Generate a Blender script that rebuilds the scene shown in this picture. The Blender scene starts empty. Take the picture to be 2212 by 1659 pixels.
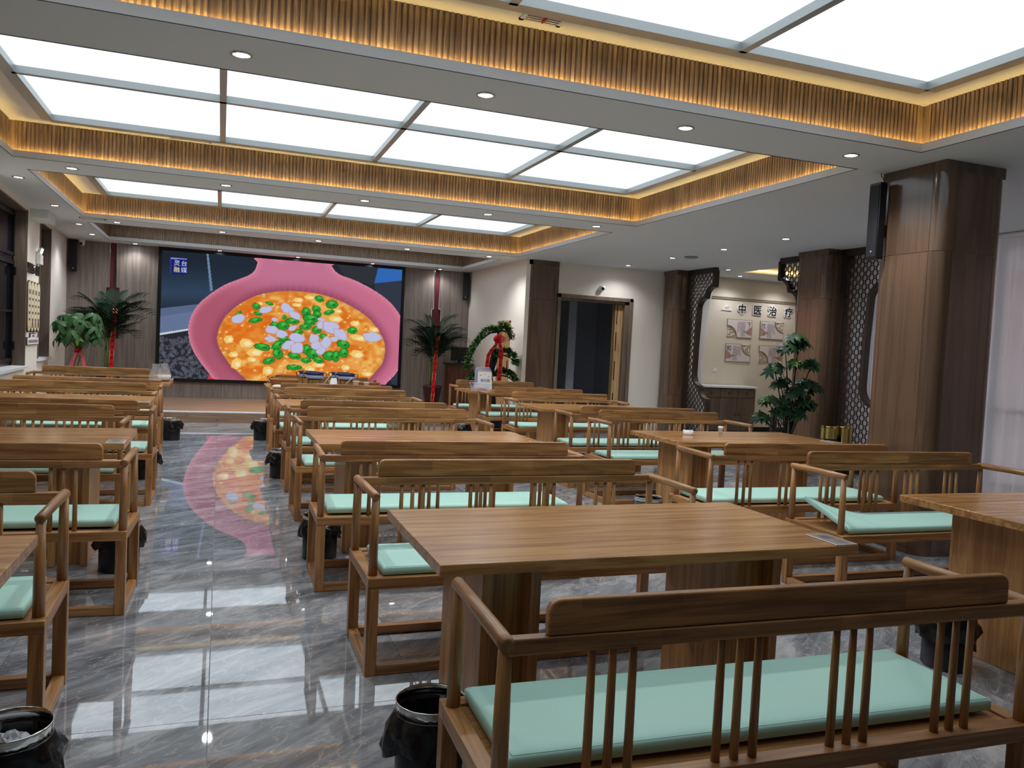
import bpy, bmesh, math, random
import numpy as np
from mathutils import Vector, Matrix
random.seed(7); RNG = np.random.default_rng(7)
SC = bpy.context.scene
COL = SC.collection
PI = math.pi

# ---------------------------------------------------------------- camera, world, exposure
def rot_cam(yaw, pitch, roll):
    f = Vector((math.sin(yaw), math.cos(yaw), 0)); r = Vector((math.cos(yaw), -math.sin(yaw), 0)); u = Vector((0, 0, 1))
    f2 = f*math.cos(pitch) + u*math.sin(pitch); u2 = u*math.cos(pitch) - f*math.sin(pitch)
    r3 = r*math.cos(roll) + u2*math.sin(roll); u3 = u2*math.cos(roll) - r*math.sin(roll)
    return Matrix(((r3.x, u3.x, -f2.x), (r3.y, u3.y, -f2.y), (r3.z, u3.z, -f2.z)))
cd = bpy.data.cameras.new('camera'); cam = bpy.data.objects.new('camera', cd); COL.objects.link(cam)
cd.sensor_fit = 'HORIZONTAL'; cd.sensor_width = 36.0; cd.lens = 1723.98/2212*36.0
cd.clip_start = 0.05; cd.clip_end = 200
cam.matrix_world = Matrix.Translation((0, 0, 1.45)) @ rot_cam(0.351806, -0.044331, 0.050226).to_4x4()
SC.camera = cam
SC.view_settings.view_transform = 'Standard'; SC.view_settings.look = 'None'
SC.view_settings.gamma = 1.0; SC.view_settings.use_curve_mapping = False
SC.view_settings.exposure = 0.5
SC.cycles.max_bounces = 8; SC.cycles.diffuse_bounces = 4; SC.cycles.glossy_bounces = 4
SC.cycles.transmission_bounces = 6; SC.cycles.transparent_max_bounces = 12
SC.cycles.sample_clamp_indirect = 6.0
W = bpy.data.worlds.new('world'); SC.world = W; W.use_nodes = True
bg = W.node_tree.nodes['Background']; bg.inputs[0].default_value = (0.80, 0.88, 1.0, 1); bg.inputs[1].default_value = 5.6
PANE_E = 0.98; COVE_E = 25.0; SPOT_W = 52.0; SCREEN_E = 0.63

# ---------------------------------------------------------------- materials
def lin(c):
    return tuple(((x/255)/12.92 if x/255 <= 0.04045 else ((x/255+0.055)/1.055)**2.4) for x in c)
def new_mat(name):
    m = bpy.data.materials.new(name); m.use_nodes = True
    nt = m.node_tree; b = nt.nodes['Principled BSDF']; return m, nt, b
MATS = {}
def plain(name, rgb, rough=0.5, metal=0.0, spec=0.5, coat=0.0, alpha=1.0, trans=0.0, ior=1.45, bump=0.0, bscale=200.0):
    if name in MATS: return MATS[name]
    m, nt, b = new_mat(name); c = lin(rgb)
    b.inputs['Base Color'].default_value = (*c, 1); b.inputs['Roughness'].default_value = rough
    b.inputs['Metallic'].default_value = metal; b.inputs['Specular IOR Level'].default_value = spec
    b.inputs['Coat Weight'].default_value = coat; b.inputs['Coat Roughness'].default_value = 0.08
    b.inputs['Alpha'].default_value = alpha; b.inputs['Transmission Weight'].default_value = trans; b.inputs['IOR'].default_value = ior
    n = nt.nodes.new('ShaderNodeTexNoise'); n.inputs['Scale'].default_value = bscale
    if bump > 0:
        bp = nt.nodes.new('ShaderNodeBump'); bp.inputs['Strength'].default_value = bump; bp.inputs['Distance'].default_value = 0.002
        nt.links.new(n.outputs[0], bp.inputs['Height']); nt.links.new(bp.outputs[0], b.inputs['Normal'])
    MATS[name] = m; return m
def emit(name, rgb, strength):
    if name in MATS: return MATS[name]
    m = bpy.data.materials.new(name); m.use_nodes = True; nt = m.node_tree; nt.nodes.clear()
    o = nt.nodes.new('ShaderNodeOutputMaterial'); e = nt.nodes.new('ShaderNodeEmission')
    e.inputs[0].default_value = (*lin(rgb), 1); e.inputs[1].default_value = strength
    nt.links.new(e.outputs[0], o.inputs[0]); MATS[name] = m; return m
def wood(name, dark, light, axis='x', rough=0.35, scale=1.0, vary=0.16, blocks=0.0, coat=0.0, stretch=16.0, fine=0.5):
    """wood with grain running along one local axis; blocks>0 adds finger-jointed staves"""
    if name in MATS: return MATS[name]
    m, nt, b = new_mat(name); L = nt.links; N = nt.nodes
    tc = N.new('ShaderNodeTexCoord'); oi = N.new('ShaderNodeObjectInfo')
    off = N.new('ShaderNodeVectorMath'); off.operation = 'SCALE'; off.inputs[0].default_value = (37.0, 19.0, 53.0)
    L.new(oi.outputs['Random'], off.inputs[3])
    add = N.new('ShaderNodeVectorMath'); add.operation = 'ADD'
    L.new(tc.outputs['Object'], add.inputs[0]); L.new(off.outputs[0], add.inputs[1])
    mp = N.new('ShaderNodeMapping'); s = [stretch*scale]*3; s['xyz'.index(axis)] = 1.1*scale
    mp.inputs['Scale'].default_value = s; L.new(add.outputs[0], mp.inputs[0])
    n1 = N.new('ShaderNodeTexNoise'); n1.inputs['Scale'].default_value = 1.3; n1.inputs['Detail'].default_value = 5; n1.inputs['Distortion'].default_value = 1.4
    L.new(mp.outputs[0], n1.inputs['Vector'])
    mp2 = N.new('ShaderNodeMapping'); s2 = [stretch*scale*9]*3; s2['xyz'.index(axis)] = 3.0*scale
    mp2.inputs['Scale'].default_value = s2; L.new(add.outputs[0], mp2.inputs[0])
    n2 = N.new('ShaderNodeTexNoise'); n2.inputs['Scale'].default_value = 1.5; n2.inputs['Detail'].default_value = 3; L.new(mp2.outputs[0], n2.inputs['Vector'])
    mx = N.new('ShaderNodeMath'); mx.operation = 'MULTIPLY_ADD'; mx.inputs[1].default_value = fine; L.new(n2.outputs[0], mx.inputs[0]); L.new(n1.outputs[0], mx.inputs[2])
    cr = N.new('ShaderNodeValToRGB'); cr.color_ramp.elements[0].position = 0.42 + fine*0.42; cr.color_ramp.elements[1].position = 0.58 + fine*0.58
    cr.color_ramp.elements[0].color = (*lin(dark), 1); cr.color_ramp.elements[1].color = (*lin(light), 1)
    L.new(mx.outputs[0], cr.inputs[0])
    hv = N.new('ShaderNodeHueSaturation'); L.new(cr.outputs[0], hv.inputs['Color'])
    mr = N.new('ShaderNodeMapRange'); mr.inputs[3].default_value = 1-vary; mr.inputs[4].default_value = 1+vary
    L.new(oi.outputs['Random'], mr.inputs[0])
    if blocks > 0:
        br = N.new('ShaderNodeTexBrick'); br.inputs['Scale'].default_value = 1.0; br.inputs['Mortar Size'].default_value = 0.0
        br.inputs['Brick Width'].default_value = 0.27; br.inputs['Row Height'].default_value = 0.052; br.inputs['Bias'].default_value = 0.0
        br.inputs['Color1'].default_value = (1-blocks,)*3+(1,); br.inputs['Color2'].default_value = (1+blocks,)*3+(1,)
        br.offset = 0.43
        mp3 = N.new('ShaderNodeMapping'); mp3.inputs['Rotation'].default_value = (PI/2, 0, 0) if axis == 'x' else (0, 0, 0)
        L.new(add.outputs[0], mp3.inputs[0]); L.new(mp3.outputs[0], br.inputs['Vector'])
        mm = N.new('ShaderNodeMath'); mm.operation = 'MULTIPLY'; L.new(mr.outputs[0], mm.inputs[0]); L.new(br.outputs['Color'], mm.inputs[1])
        vo = N.new('ShaderNodeTexVoronoi'); vo.inputs['Scale'].default_value = 3.6; L.new(add.outputs[0], vo.inputs['Vector'])
        k1 = N.new('ShaderNodeMapRange'); k1.inputs[1].default_value = 0.022; k1.inputs[2].default_value = 0.062; k1.inputs[3].default_value = 0.32; k1.inputs[4].default_value = 1.0; L.new(vo.outputs['Distance'], k1.inputs[0])
        kg = N.new('ShaderNodeMath'); kg.operation = 'MULTIPLY'; L.new(mm.outputs[0], kg.inputs[0]); L.new(k1.outputs[0], kg.inputs[1])
        L.new(kg.outputs[0], hv.inputs['Value'])
    else:
        L.new(mr.outputs[0], hv.inputs['Value'])
    L.new(hv.outputs[0], b.inputs['Base Color'])
    b.inputs['Roughness'].default_value = rough; b.inputs['Coat Weight'].default_value = coat; b.inputs['Coat Roughness'].default_value = 0.12
    bp = N.new('ShaderNodeBump'); bp.inputs['Strength'].default_value = 0.08; bp.inputs['Distance'].default_value = 0.001
    L.new(n2.outputs[0], bp.inputs['Height']); L.new(bp.outputs[0], b.inputs['Normal'])
    MATS[name] = m; return m

BD, BL = (136, 91, 52), (178, 129, 79)
M_bx = wood('bench_wood_long', BD, BL, 'x', 0.36, blocks=0.0, vary=0.07)
M_bb = wood('bench_wood_staves', BD, BL, 'x', 0.36, blocks=0.24, vary=0.06)
M_by = wood('bench_wood_deep', *((136, 91, 52), (178, 129, 79)), 'y', 0.36, vary=0.07)
M_bz = wood('bench_wood_upright', (136, 91, 52), (178, 129, 79), 'z', 0.36, vary=0.08)
M_tx = wood('table_oak', (152, 104, 58), (192, 142, 88), 'x', 0.2, scale=0.8, vary=0.03, stretch=18, fine=0.35)
M_tz = wood('table_oak_upright', (152, 104, 58), (192, 142, 88), 'z', 0.3, scale=0.8, vary=0.05)
M_col = wood('column_veneer', (88, 68, 54), (106, 82, 64), 'z', 0.2, scale=0.35, vary=0.03, coat=0.4, stretch=14)
M_lat = plain('lattice_dark_wood', (52, 42, 35), 0.4)
M_wallwood = wood('wall_veneer', (124, 113, 106), (150, 139, 131), 'z', 0.45, scale=0.5, vary=0.04, stretch=30)
M_slat = wood('slat_wood', (144, 122, 102), (186, 162, 138), 'z', 0.5, scale=1.5, vary=0.16)
M_stage = wood('stage_planks', (140, 112, 90), (166, 136, 110), 'x', 0.32, scale=0.5, vary=0.02, blocks=0.08)
M_cab = wood('cabinet_wood', (84, 70, 60), (102, 86, 74), 'z', 0.45, scale=0.6, vary=0.04)
M_door = wood('door_light_wood', (176, 138, 92), (206, 170, 122), 'z', 0.4, scale=0.6, vary=0.03)
M_frame = wood('door_frame_wood', (104, 90, 78), (124, 108, 94), 'z', 0.45, scale=0.6, vary=0.03)
M_ceil = plain('ceiling_paint', (218, 221, 224), 0.85)
M_fascia = plain('fascia_paint', (218, 221, 224), 0.7)
M_cove = plain('cove_paint', (218, 221, 224), 0.8)
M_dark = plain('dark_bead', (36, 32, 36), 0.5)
M_beige = plain('wall_beige', (232, 225, 214), 0.8, bump=0.15, bscale=400)
M_tmwall = plain('wall_warm_beige', (214, 205, 190), 0.8)
M_white = plain('white_paint', (230, 230, 228), 0.5)
M_sill = plain('sill_white', (232, 234, 238), 0.35)
M_reveal = wood('reveal_wood', (92, 78, 68), (110, 95, 84), 'z', 0.5, scale=0.5, vary=0.03)
M_black = plain('black_plastic', (14, 15, 18), 0.35)
M_blackmetal = plain('black_metal', (22, 23, 27), 0.3, metal=0.3)
M_darkglass = plain('dark_glass', (24, 26, 32), 0.06, spec=0.8)
M_chrome = plain('chrome', (205, 203, 198), 0.12, metal=1.0)
M_gold = plain('brass_gold', (196, 168, 92), 0.16, metal=1.0)
M_mint = plain('mint_leatherette', (178, 222, 208), 0.48, bump=0.08, bscale=600)
M_bag = plain('black_bag', (13, 13, 15), 0.22, spec=0.6)
M_frame_metal = plain('lightbox_metal', (172, 178, 178), 0.35, metal=0.5)
M_pane = emit('lightbox_pane', (232, 243, 251), PANE_E)
M_led = emit('led_warm', (255, 210, 122), COVE_E)
M_lens = emit('downlight_lens', (248, 250, 255), 24.0)
M_red = plain('ribbon_red', (206, 26, 36), 0.32)
M_redlac = plain('red_channel', (92, 32, 38), 0.5)
M_ink = plain('ink_dark', (34, 30, 40), 0.7)
M_goldprint = plain('gold_print', (236, 190, 110), 0.4)
M_paper = plain('paper_white', (232, 230, 232), 0.6)
M_brownprint = plain('print_brown', (150, 118, 96), 0.6)
M_leaf = plain('leaf_green', (52, 86, 48), 0.5, spec=0.3)
M_leaf2 = plain('leaf_dark_green', (30, 60, 38), 0.45, spec=0.3)
M_leaf3 = plain('leaf_light_green', (104, 142, 64), 0.45)
M_palm = plain('palm_green', (24, 54, 36), 0.6, spec=0.15)
M_palmstem = plain('palm_stem', (104, 124, 70), 0.5)
M_bark = plain('bark_dark', (30, 26, 26), 0.7)
M_barklight = plain('bark_light', (150, 136, 110), 0.8)
M_pine = plain('pine_green', (72, 112, 58), 0.5, spec=0.3)
M_soil = plain('soil', (52, 40, 32), 0.95)
M_clear = plain('clear_plastic', (236, 240, 246), 0.12, alpha=0.3)
M_glass = plain('jar_glass', (232, 232, 230), 0.03, alpha=0.22, spec=0.9)
def marble():
    m, nt, b = new_mat('marble_tile'); L = nt.links; N = nt.nodes
    g = N.new('ShaderNodeNewGeometry'); oi = N.new('ShaderNodeObjectInfo')
    off = N.new('ShaderNodeVectorMath'); off.operation = 'SCALE'; off.inputs[0].default_value = (13.0, 29.0, 0.0); L.new(oi.outputs['Random'], off.inputs[3])
    add = N.new('ShaderNodeVectorMath'); L.new(g.outputs['Position'], add.inputs[0]); L.new(off.outputs[0], add.inputs[1])
    rot = N.new('ShaderNodeMapping'); rot.inputs['Rotation'].default_value = (0, 0, -0.62); L.new(add.outputs[0], rot.inputs[0])
    st = N.new('ShaderNodeMapping'); st.inputs['Scale'].default_value = (0.7, 2.4, 1); L.new(rot.outputs[0], st.inputs[0])
    n1 = N.new('ShaderNodeTexNoise'); n1.inputs['Scale'].default_value = 2.2; n1.inputs['Detail'].default_value = 8; n1.inputs['Roughness'].default_value = 0.68; n1.inputs['Distortion'].default_value = 1.1
    L.new(st.outputs[0], n1.inputs['Vector'])
    cr = N.new('ShaderNodeValToRGB'); E = cr.color_ramp.elements; E[0].position = 0.34; E[0].color = (*lin((100, 105, 112)), 1); E[1].position = 0.66; E[1].color = (*lin((182, 185, 189)), 1)
    e = E.new(0.5); e.color = (*lin((136, 141, 147)), 1); L.new(n1.outputs[0], cr.inputs[0])
    # thin pale veins
    st2 = N.new('ShaderNodeMapping'); st2.inputs['Scale'].default_value = (1.0, 2.6, 1); L.new(rot.outputs[0], st2.inputs[0])
    n2 = N.new('ShaderNodeTexNoise'); n2.inputs['Scale'].default_value = 3.1; n2.inputs['Detail'].default_value = 5; n2.inputs['Distortion'].default_value = 1.8; L.new(st2.outputs[0], n2.inputs['Vector'])
    a = N.new('ShaderNodeMath'); a.operation = 'SUBTRACT'; a.inputs[1].default_value = 0.5; L.new(n2.outputs[0], a.inputs[0])
    ab = N.new('ShaderNodeMath'); ab.operation = 'ABSOLUTE'; L.new(a.outputs[0], ab.inputs[0])
    v = N.new('ShaderNodeValToRGB'); v.color_ramp.elements[0].position = 0.0; v.color_ramp.elements[0].color = (0.6, 0.6, 0.6, 1); v.color_ramp.elements[1].position = 0.018; v.color_ramp.elements[1].color = (0, 0, 0, 1)
    L.new(ab.outputs[0], v.inputs[0])
    mix = N.new('ShaderNodeMixRGB'); mix.inputs[2].default_value = (*lin((196, 193, 186)), 1); L.new(v.outputs[0], mix.inputs[0]); L.new(cr.outputs[0], mix.inputs[1])
    L.new(mix.outputs[0], b.inputs['Base Color'])
    b.inputs['Roughness'].default_value = 0.022; b.inputs['Specular IOR Level'].default_value = 1.0; b.inputs['IOR'].default_value = 1.95
    n3 = N.new('ShaderNodeTexNoise'); n3.inputs['Scale'].default_value = 7.0; n3.inputs['Detail'].default_value = 2; L.new(g.outputs['Position'], n3.inputs['Vector'])
    bp = N.new('ShaderNodeBump'); bp.inputs['Strength'].default_value = 0.04; bp.inputs['Distance'].default_value = 0.0015; L.new(n3.outputs[0], bp.inputs['Height']); L.new(bp.outputs[0], b.inputs['Normal'])
    return m
M_marble = marble()
M_grout = plain('grout', (150, 150, 150), 0.7)
def sheer():
    m, nt, b = new_mat('sheer_fabric'); N = nt.nodes; L = nt.links
    t = N.new('ShaderNodeBsdfTranslucent'); t.inputs[0].default_value = (0.92, 0.93, 0.97, 1)
    d = N.new('ShaderNodeBsdfDiffuse'); d.inputs[0].default_value = (0.9, 0.91, 0.95, 1)
    tr = N.new('ShaderNodeBsdfTransparent'); m1 = N.new('ShaderNodeMixShader'); m1.inputs[0].default_value = 0.5
    L.new(t.outputs[0], m1.inputs[1]); L.new(d.outputs[0], m1.inputs[2])
    m2 = N.new('ShaderNodeMixShader'); m2.inputs[0].default_value = 0.22; L.new(m1.outputs[0], m2.inputs[1]); L.new(tr.outputs[0], m2.inputs[2])
    L.new(m2.outputs[0], N['Material Output'].inputs[0]); return m
M_sheer = sheer()

# ---------------------------------------------------------------- mesh helpers
class MB:
    def __init__(s): s.v = []; s.f = []; s.sm = []
    def add(s, vs, fs, smooth=False):
        o = len(s.v); s.v += [tuple(v) for v in vs]; s.f += [tuple(i+o for i in f) for f in fs]; s.sm += [smooth]*len(fs); return s
    def box(s, x0, x1, y0, y1, z0, z1):
        v = [(x, y, z) for z in (z0, z1) for y in (y0, y1) for x in (x0, x1)]
        return s.add(v, [(0, 2, 3, 1), (4, 5, 7, 6), (0, 1, 5, 4), (2, 6, 7, 3), (0, 4, 6, 2), (1, 3, 7, 5)])
    def rbox(s, x0, x1, y0, y1, z0, z1, c=0.004):
        """box with chamfered edges"""
        bm = bmesh.new(); bmesh.ops.create_cube(bm, size=1.0)
        for v in bm.verts: v.co = Vector(((x0+x1)/2+v.co.x*(x1-x0), (y0+y1)/2+v.co.y*(y1-y0), (z0+z1)/2+v.co.z*(z1-z0)))
        nb = bmesh.ops.bevel(bm, geom=list(bm.edges), offset=min(c, abs(x1-x0)*.45, abs(y1-y0)*.45, abs(z1-z0)*.45), segments=2, profile=0.6, affect='EDGES')
        sm = set(nb['faces']); bm.verts.index_update(); o = len(s.v); s.v += [v.co[:] for v in bm.verts]
        for f in bm.faces: s.f.append(tuple(o+v.index for v in f.verts)); s.sm.append(f in sm)
        bm.free(); return s
    def tube(s, pts, rad, n=10, caps=True, flat=None):
        """round tube through points; rad one radius or a list; flat=(sx,sy) squashes the section"""
        P = [Vector(p) for p in pts]; R = rad if isinstance(rad, (list, tuple)) else [rad]*len(P)
        vs = []; prev = None
        for i, p in enumerate(P):
            t = (P[min(i+1, len(P)-1)]-P[max(i-1, 0)]).normalized()
            if prev is None:
                a = Vector((0, 0, 1)) if abs(t.z) < 0.9 else Vector((0, 1, 0)); u = t.cross(a).normalized()
            else: u = (prev - t*prev.dot(t)).normalized()
            prev = u; w = t.cross(u)
            for k in range(n):
                q = 2*PI*k/n; cx, cy = math.cos(q), math.sin(q)
                if flat: cx *= flat[0]; cy *= flat[1]
                vs.append(p + (u*cx + w*cy)*R[i])
        fs = [(i*n+k, i*n+(k+1) % n, (i+1)*n+(k+1) % n, (i+1)*n+k) for i in range(len(P)-1) for k in range(n)]
        s.add(vs, fs, True)
        if caps:
            o = len(s.v)-len(vs)
            s.f += [tuple(o+k for k in reversed(range(n))), tuple(o+(len(P)-1)*n+k for k in range(n))]; s.sm += [False, False]
        return s
    def lathe(s, prof, n=24, c=(0, 0, 0), smooth=True, sx=1.0, sy=1.0):
        vs = [(c[0]+r*math.cos(2*PI*k/n)*sx, c[1]+r*math.sin(2*PI*k/n)*sy, c[2]+z) for r, z in prof for k in range(n)]
        fs = [(i*n+k, i*n+(k+1) % n, (i+1)*n+(k+1) % n, (i+1)*n+k) for i in range(len(prof)-1) for k in range(n)]
        return s.add(vs, fs, smooth)
    def prism(s, poly, a, b, plane='xz'):
        """extrude polygon (list of 2d) between a and b along the axis missing from plane"""
        def P(u, w, t): return (u, t, w) if plane == 'xz' else ((t, u, w) if plane == 'yz' else (u, w, t))
        n = len(poly); vs = [P(u, w, a) for u, w in poly] + [P(u, w, b) for u, w in poly]
        fs = [tuple(range(n)), tuple(reversed(range(n, 2*n)))] + [(i, i+n, (i+1) % n+n, (i+1) % n) for i in range(n)]
        return s.add(vs, fs)
    def mesh(s, name, mat):
        me = bpy.data.meshes.new(name); me.from_pydata(s.v, [], s.f)
        me.polygons.foreach_set('use_smooth', s.sm)
        if mat is not None: me.materials.append(mat)
        me.update(); me.validate()
        return me
    def build(s, name, mat, parent=None, fix=True):
        me = s.mesh(name, mat)
        if fix:
            bm = bmesh.new(); bm.from_mesh(me); bmesh.ops.recalc_face_normals(bm, faces=bm.faces); bm.to_mesh(me); bm.free()
        return put(name, me, parent)
def put(name, me, parent=None):
    o = bpy.data.objects.new(name, me); COL.objects.link(o)
    if parent is not None: o.parent = parent
    return o
def tag(o, label=None, cat=None, group=None, kind=None):
    if label: o['label'] = label
    if cat: o['category'] = cat
    if group: o['group'] = group
    if kind: o['kind'] = kind
    return o
def thing(name, label, cat, loc=(0, 0, 0), rz=0.0, group=None):
    o = bpy.data.objects.new(name, None); COL.objects.link(o); o.empty_display_size = 0.1
    o.location = loc; o.rotation_euler = (0, 0, rz); return tag(o, label, cat, group)
def struct(o): o['kind'] = 'structure'; return o
def copy_tree(o, parent=None):
    c = o.copy(); COL.objects.link(c); c.parent = parent
    for ch in list(o.children): copy_tree(ch, c)
    return c
def bez(p0, p1, p2, n=8):
    return [tuple((1-t)**2*a + 2*t*(1-t)*b + t*t*c for a, b, c in zip(p0, p1, p2)) for t in [i/n for i in range(n+1)]]
def text_mesh(body, size, depth=0.0, mat=None, bold=0.0):
    cu = bpy.data.curves.new('lettering', 'FONT'); cu.body = body; cu.size = size; cu.align_x = 'CENTER'; cu.align_y = 'CENTER'
    cu.extrude = depth; cu.offset = bold; cu.resolution_u = 3
    ob = bpy.data.objects.new('lettering', cu); COL.objects.link(ob)
    dg = bpy.context.evaluated_depsgraph_get(); me = bpy.data.meshes.new_from_object(ob.evaluated_get(dg))
    bpy.data.objects.remove(ob); bpy.data.curves.remove(cu)
    me.materials.clear()
    if mat: me.materials.append(mat)
    return me
def text_fat(name, body, size, loc, rot, mat, parent, depth, r, n=14):
    me = text_mesh(body, size, depth, None); bm = bmesh.new()
    for k in range(n):
        m2 = me.copy(); m2.transform(Matrix.Translation((r*math.cos(2*PI*k/n), r*math.sin(2*PI*k/n), 0.00002*k))); bm.from_mesh(m2); bpy.data.meshes.remove(m2)
    bm.to_mesh(me); bm.free()
    if mat: me.materials.append(mat)
    o = put(name, me, parent); o.location = loc; o.rotation_euler = rot; return o
def text_obj(name, body, size, loc, rot, mat, parent=None, depth=0.0, bold=0.0):
    o = put(name, text_mesh(body, size, depth, mat, bold), parent); o.location = loc; o.rotation_euler = rot; return o

# ---------------------------------------------------------------- room dimensions
HC = 3.05                    # soffit height
YW = 16.72                   # stage wall
XL0, XL1 = -2.36, -2.70      # left wall at y=9 and at the stage wall
XR = 5.05                    # right wall beside the stage
YD = 13.35                   # wall with the corridor door
XP = 8.0                     # lattice partition line
XW = 8.5                     # curtain window wall
YB = -2.2                    # wall behind the camera
SH, SY = 0.184, 13.82        # stage height and front
TRAYS = [(-1.925, 4.815, 0.95, 4.598), (-1.925, 4.815, 5.236, 8.926), (-1.925, 4.815, 9.582, 13.149), (-1.958, 4.712, 13.762, 16.165)]

# ---------------------------------------------------------------- floor with tiles
fl = struct(MB().box(-3.2, 12.4, YB-0.2, YW+0.2, -0.10, -0.004).build('floor', M_grout))
T = 0.83
tile_me = MB().rbox(0.001, T-0.001, 0.001, T-0.001, -0.012, 0.0, 0.0012).mesh('tile', M_marble)
ntile = 0; edge = MB()
for i in range(-4, 15):
    for j in range(-3, 21):
        x, y = i*T, 3.13-2*T+(j-1)*T
        inside = (-2.75 < x+T/2 < 8.45 and 0.4 < y+T/2 < 14.1 and not (x+T/2 < -1.9 and y > 4)) and not (x+T/2 > 5.2 and y > 13.3)
        if inside and ntile < 298:
            o = put('tile', tile_me, fl); o.location = (x, y, 0); ntile += 1
        elif -3.2 <= x <= 12.4-T and YB-0.2 <= y <= YW+0.2-T:
            edge.box(x+0.001, x+T-0.001, y+0.001, y+T-0.001, -0.012, 0.0)
o = edge.build('tile', M_marble, fl); o['kind'] = 'stuff'

# ---------------------------------------------------------------- ceiling soffit with tray openings
def slab_with_holes(mb, x0, x1, y0, y1, z0, z1, holes):
    xs = sorted({x0, x1, *[h[0] for h in holes], *[h[1] for h in holes]}); ys = sorted({y0, y1, *[h[2] for h in holes], *[h[3] for h in holes]})
    for a, b in zip(xs, xs[1:]):
        for c, d in zip(ys, ys[1:]):
            mx, my = (a+b)/2, (c+d)/2
            if not any(h[0] < mx < h[1] and h[2] < my < h[3] for h in holes) and a >= x0 and b <= x1 and c >= y0 and d <= y1:
                mb.box(a, b, c, d, z0, z1)
TM_TRAY = (8.9, 11.6, 10.4, 12.3)
mb = MB(); slab_with_holes(mb, -3.2, 12.4, YB-0.2, YW+0.2, HC, HC+0.02, [(a-.006, b+.006, c-.006, d+.006) for a, b, c, d in TRAYS+[TM_TRAY]])
struct(mb.build('ceiling', M_ceil))

def tray(idx, t, ztop, lit, part_limit, slat_mat, zs0=HC+0.062):
    x0, x1, y0, y1 = t
    root = bpy.data.objects.new('trim_%d' % idx, None); COL.objects.link(root); struct(root)
    g = 0.035
    # white upstand around the opening, with its dark bead
    f = MB(); th = 0.012
    for a in ((x0-th, x1+th, y1, y1+th), (x0-th, x1+th, y0-th, y0), (x0-th, x0, y0, y1), (x1, x1+th, y0, y1)): f.box(*a, HC-0.001, zs0)
    f.build('upstand', M_fascia, root)
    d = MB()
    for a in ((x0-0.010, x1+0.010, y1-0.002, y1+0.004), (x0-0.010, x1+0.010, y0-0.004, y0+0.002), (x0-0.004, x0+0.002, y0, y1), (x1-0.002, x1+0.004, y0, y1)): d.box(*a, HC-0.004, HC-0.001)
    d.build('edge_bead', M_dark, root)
    # ledge floor behind the upstand, backing boards, tray ceiling
    led = MB()
    for a in ((x0-g-.06, x1+g+.06, y1+th, y1+g+.03), (x0-g-.06, x1+g+.06, y0-g-.03, y0-th), (x0-g-.03, x0-th, y0, y1), (x1+th, x1+g+.03, y0, y1)): led.box(*a, zs0-0.035, zs0-0.03)
    led.build('ledge', M_fascia, root)
    bk = MB(); q = g+0.012
    for a in ((x0-q, x1+q, y1+q, y1+q+.02), (x0-q, x1+q, y0-q-.02, y0-q), (x0-q-.02, x0-q, y0-q, y1+q), (x1+q, x1+q+.02, y0-q, y1+q)): bk.box(*a, zs0-0.03, ztop)
    bk.build('backing_board', M_slat, root)
    struct_c = MB().box(x0-q-.03, x1+q+.03, y0-q-.03, y1+q+.03, ztop, ztop+0.02).build('tray_ceiling', M_cove, root)
    # slats
    p, w, dp = 0.0355, 0.021, 0.012
    mx = MB().box(-w/2, w/2, -dp, 0.0, 0, ztop-zs0+0.028).mesh('slat', slat_mat)
    my = MB().box(-dp, 0.0, -w/2, w/2, 0, ztop-zs0+0.028).mesh('slat', slat_mat)
    rest = MB(); n = 0; zz = zs0-0.028
    nx = int((x1-x0)/p); ny = int((y1-y0)/p)
    for k in range(nx+1):
        x = x0+p/2+k*p
        if n < part_limit:
            o = put('slat', mx, root); o.location = (x, y1+q, zz); n += 1
        else: rest.box(x-w/2, x+w/2, y1+q-dp, y1+q, zz, ztop)
        rest.box(x-w/2, x+w/2, y0-q, y0-q+dp, zz, ztop)
    for k in range(ny+1):
        y = y1-p/2-k*p
        if n < part_limit:
            o = put('slat', my, root); o.location = (x1+q, y, zz); n += 1
        else: rest.box(x1+q-dp, x1+q, y-w/2, y+w/2, zz, ztop)
        rest.box(x0-q, x0-q+dp, y-w/2, y+w/2, zz, ztop)
    o = rest.build('slat', slat_mat, root, fix=False); o['kind'] = 'stuff'
    if lit:
        s = MB(); zl = zs0-0.028
        for a in ((x0, x1, y1+0.015, y1+0.027), (x0, x1, y0-0.027, y0-0.015), (x0-0.027, x0-0.015, y0, y1), (x1+0.015, x1+0.027, y0, y1)): s.box(*a, zl, zl+0.004)
        tag(s.build('led_strip', M_led, root), 'warm glowing cove light strip')
    return root
ZT = 3.40
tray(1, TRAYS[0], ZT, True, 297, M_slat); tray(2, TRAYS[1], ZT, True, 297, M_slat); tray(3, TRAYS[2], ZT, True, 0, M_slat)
tray(4, TRAYS[3], ZT, False, 0, M_slat)

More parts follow.
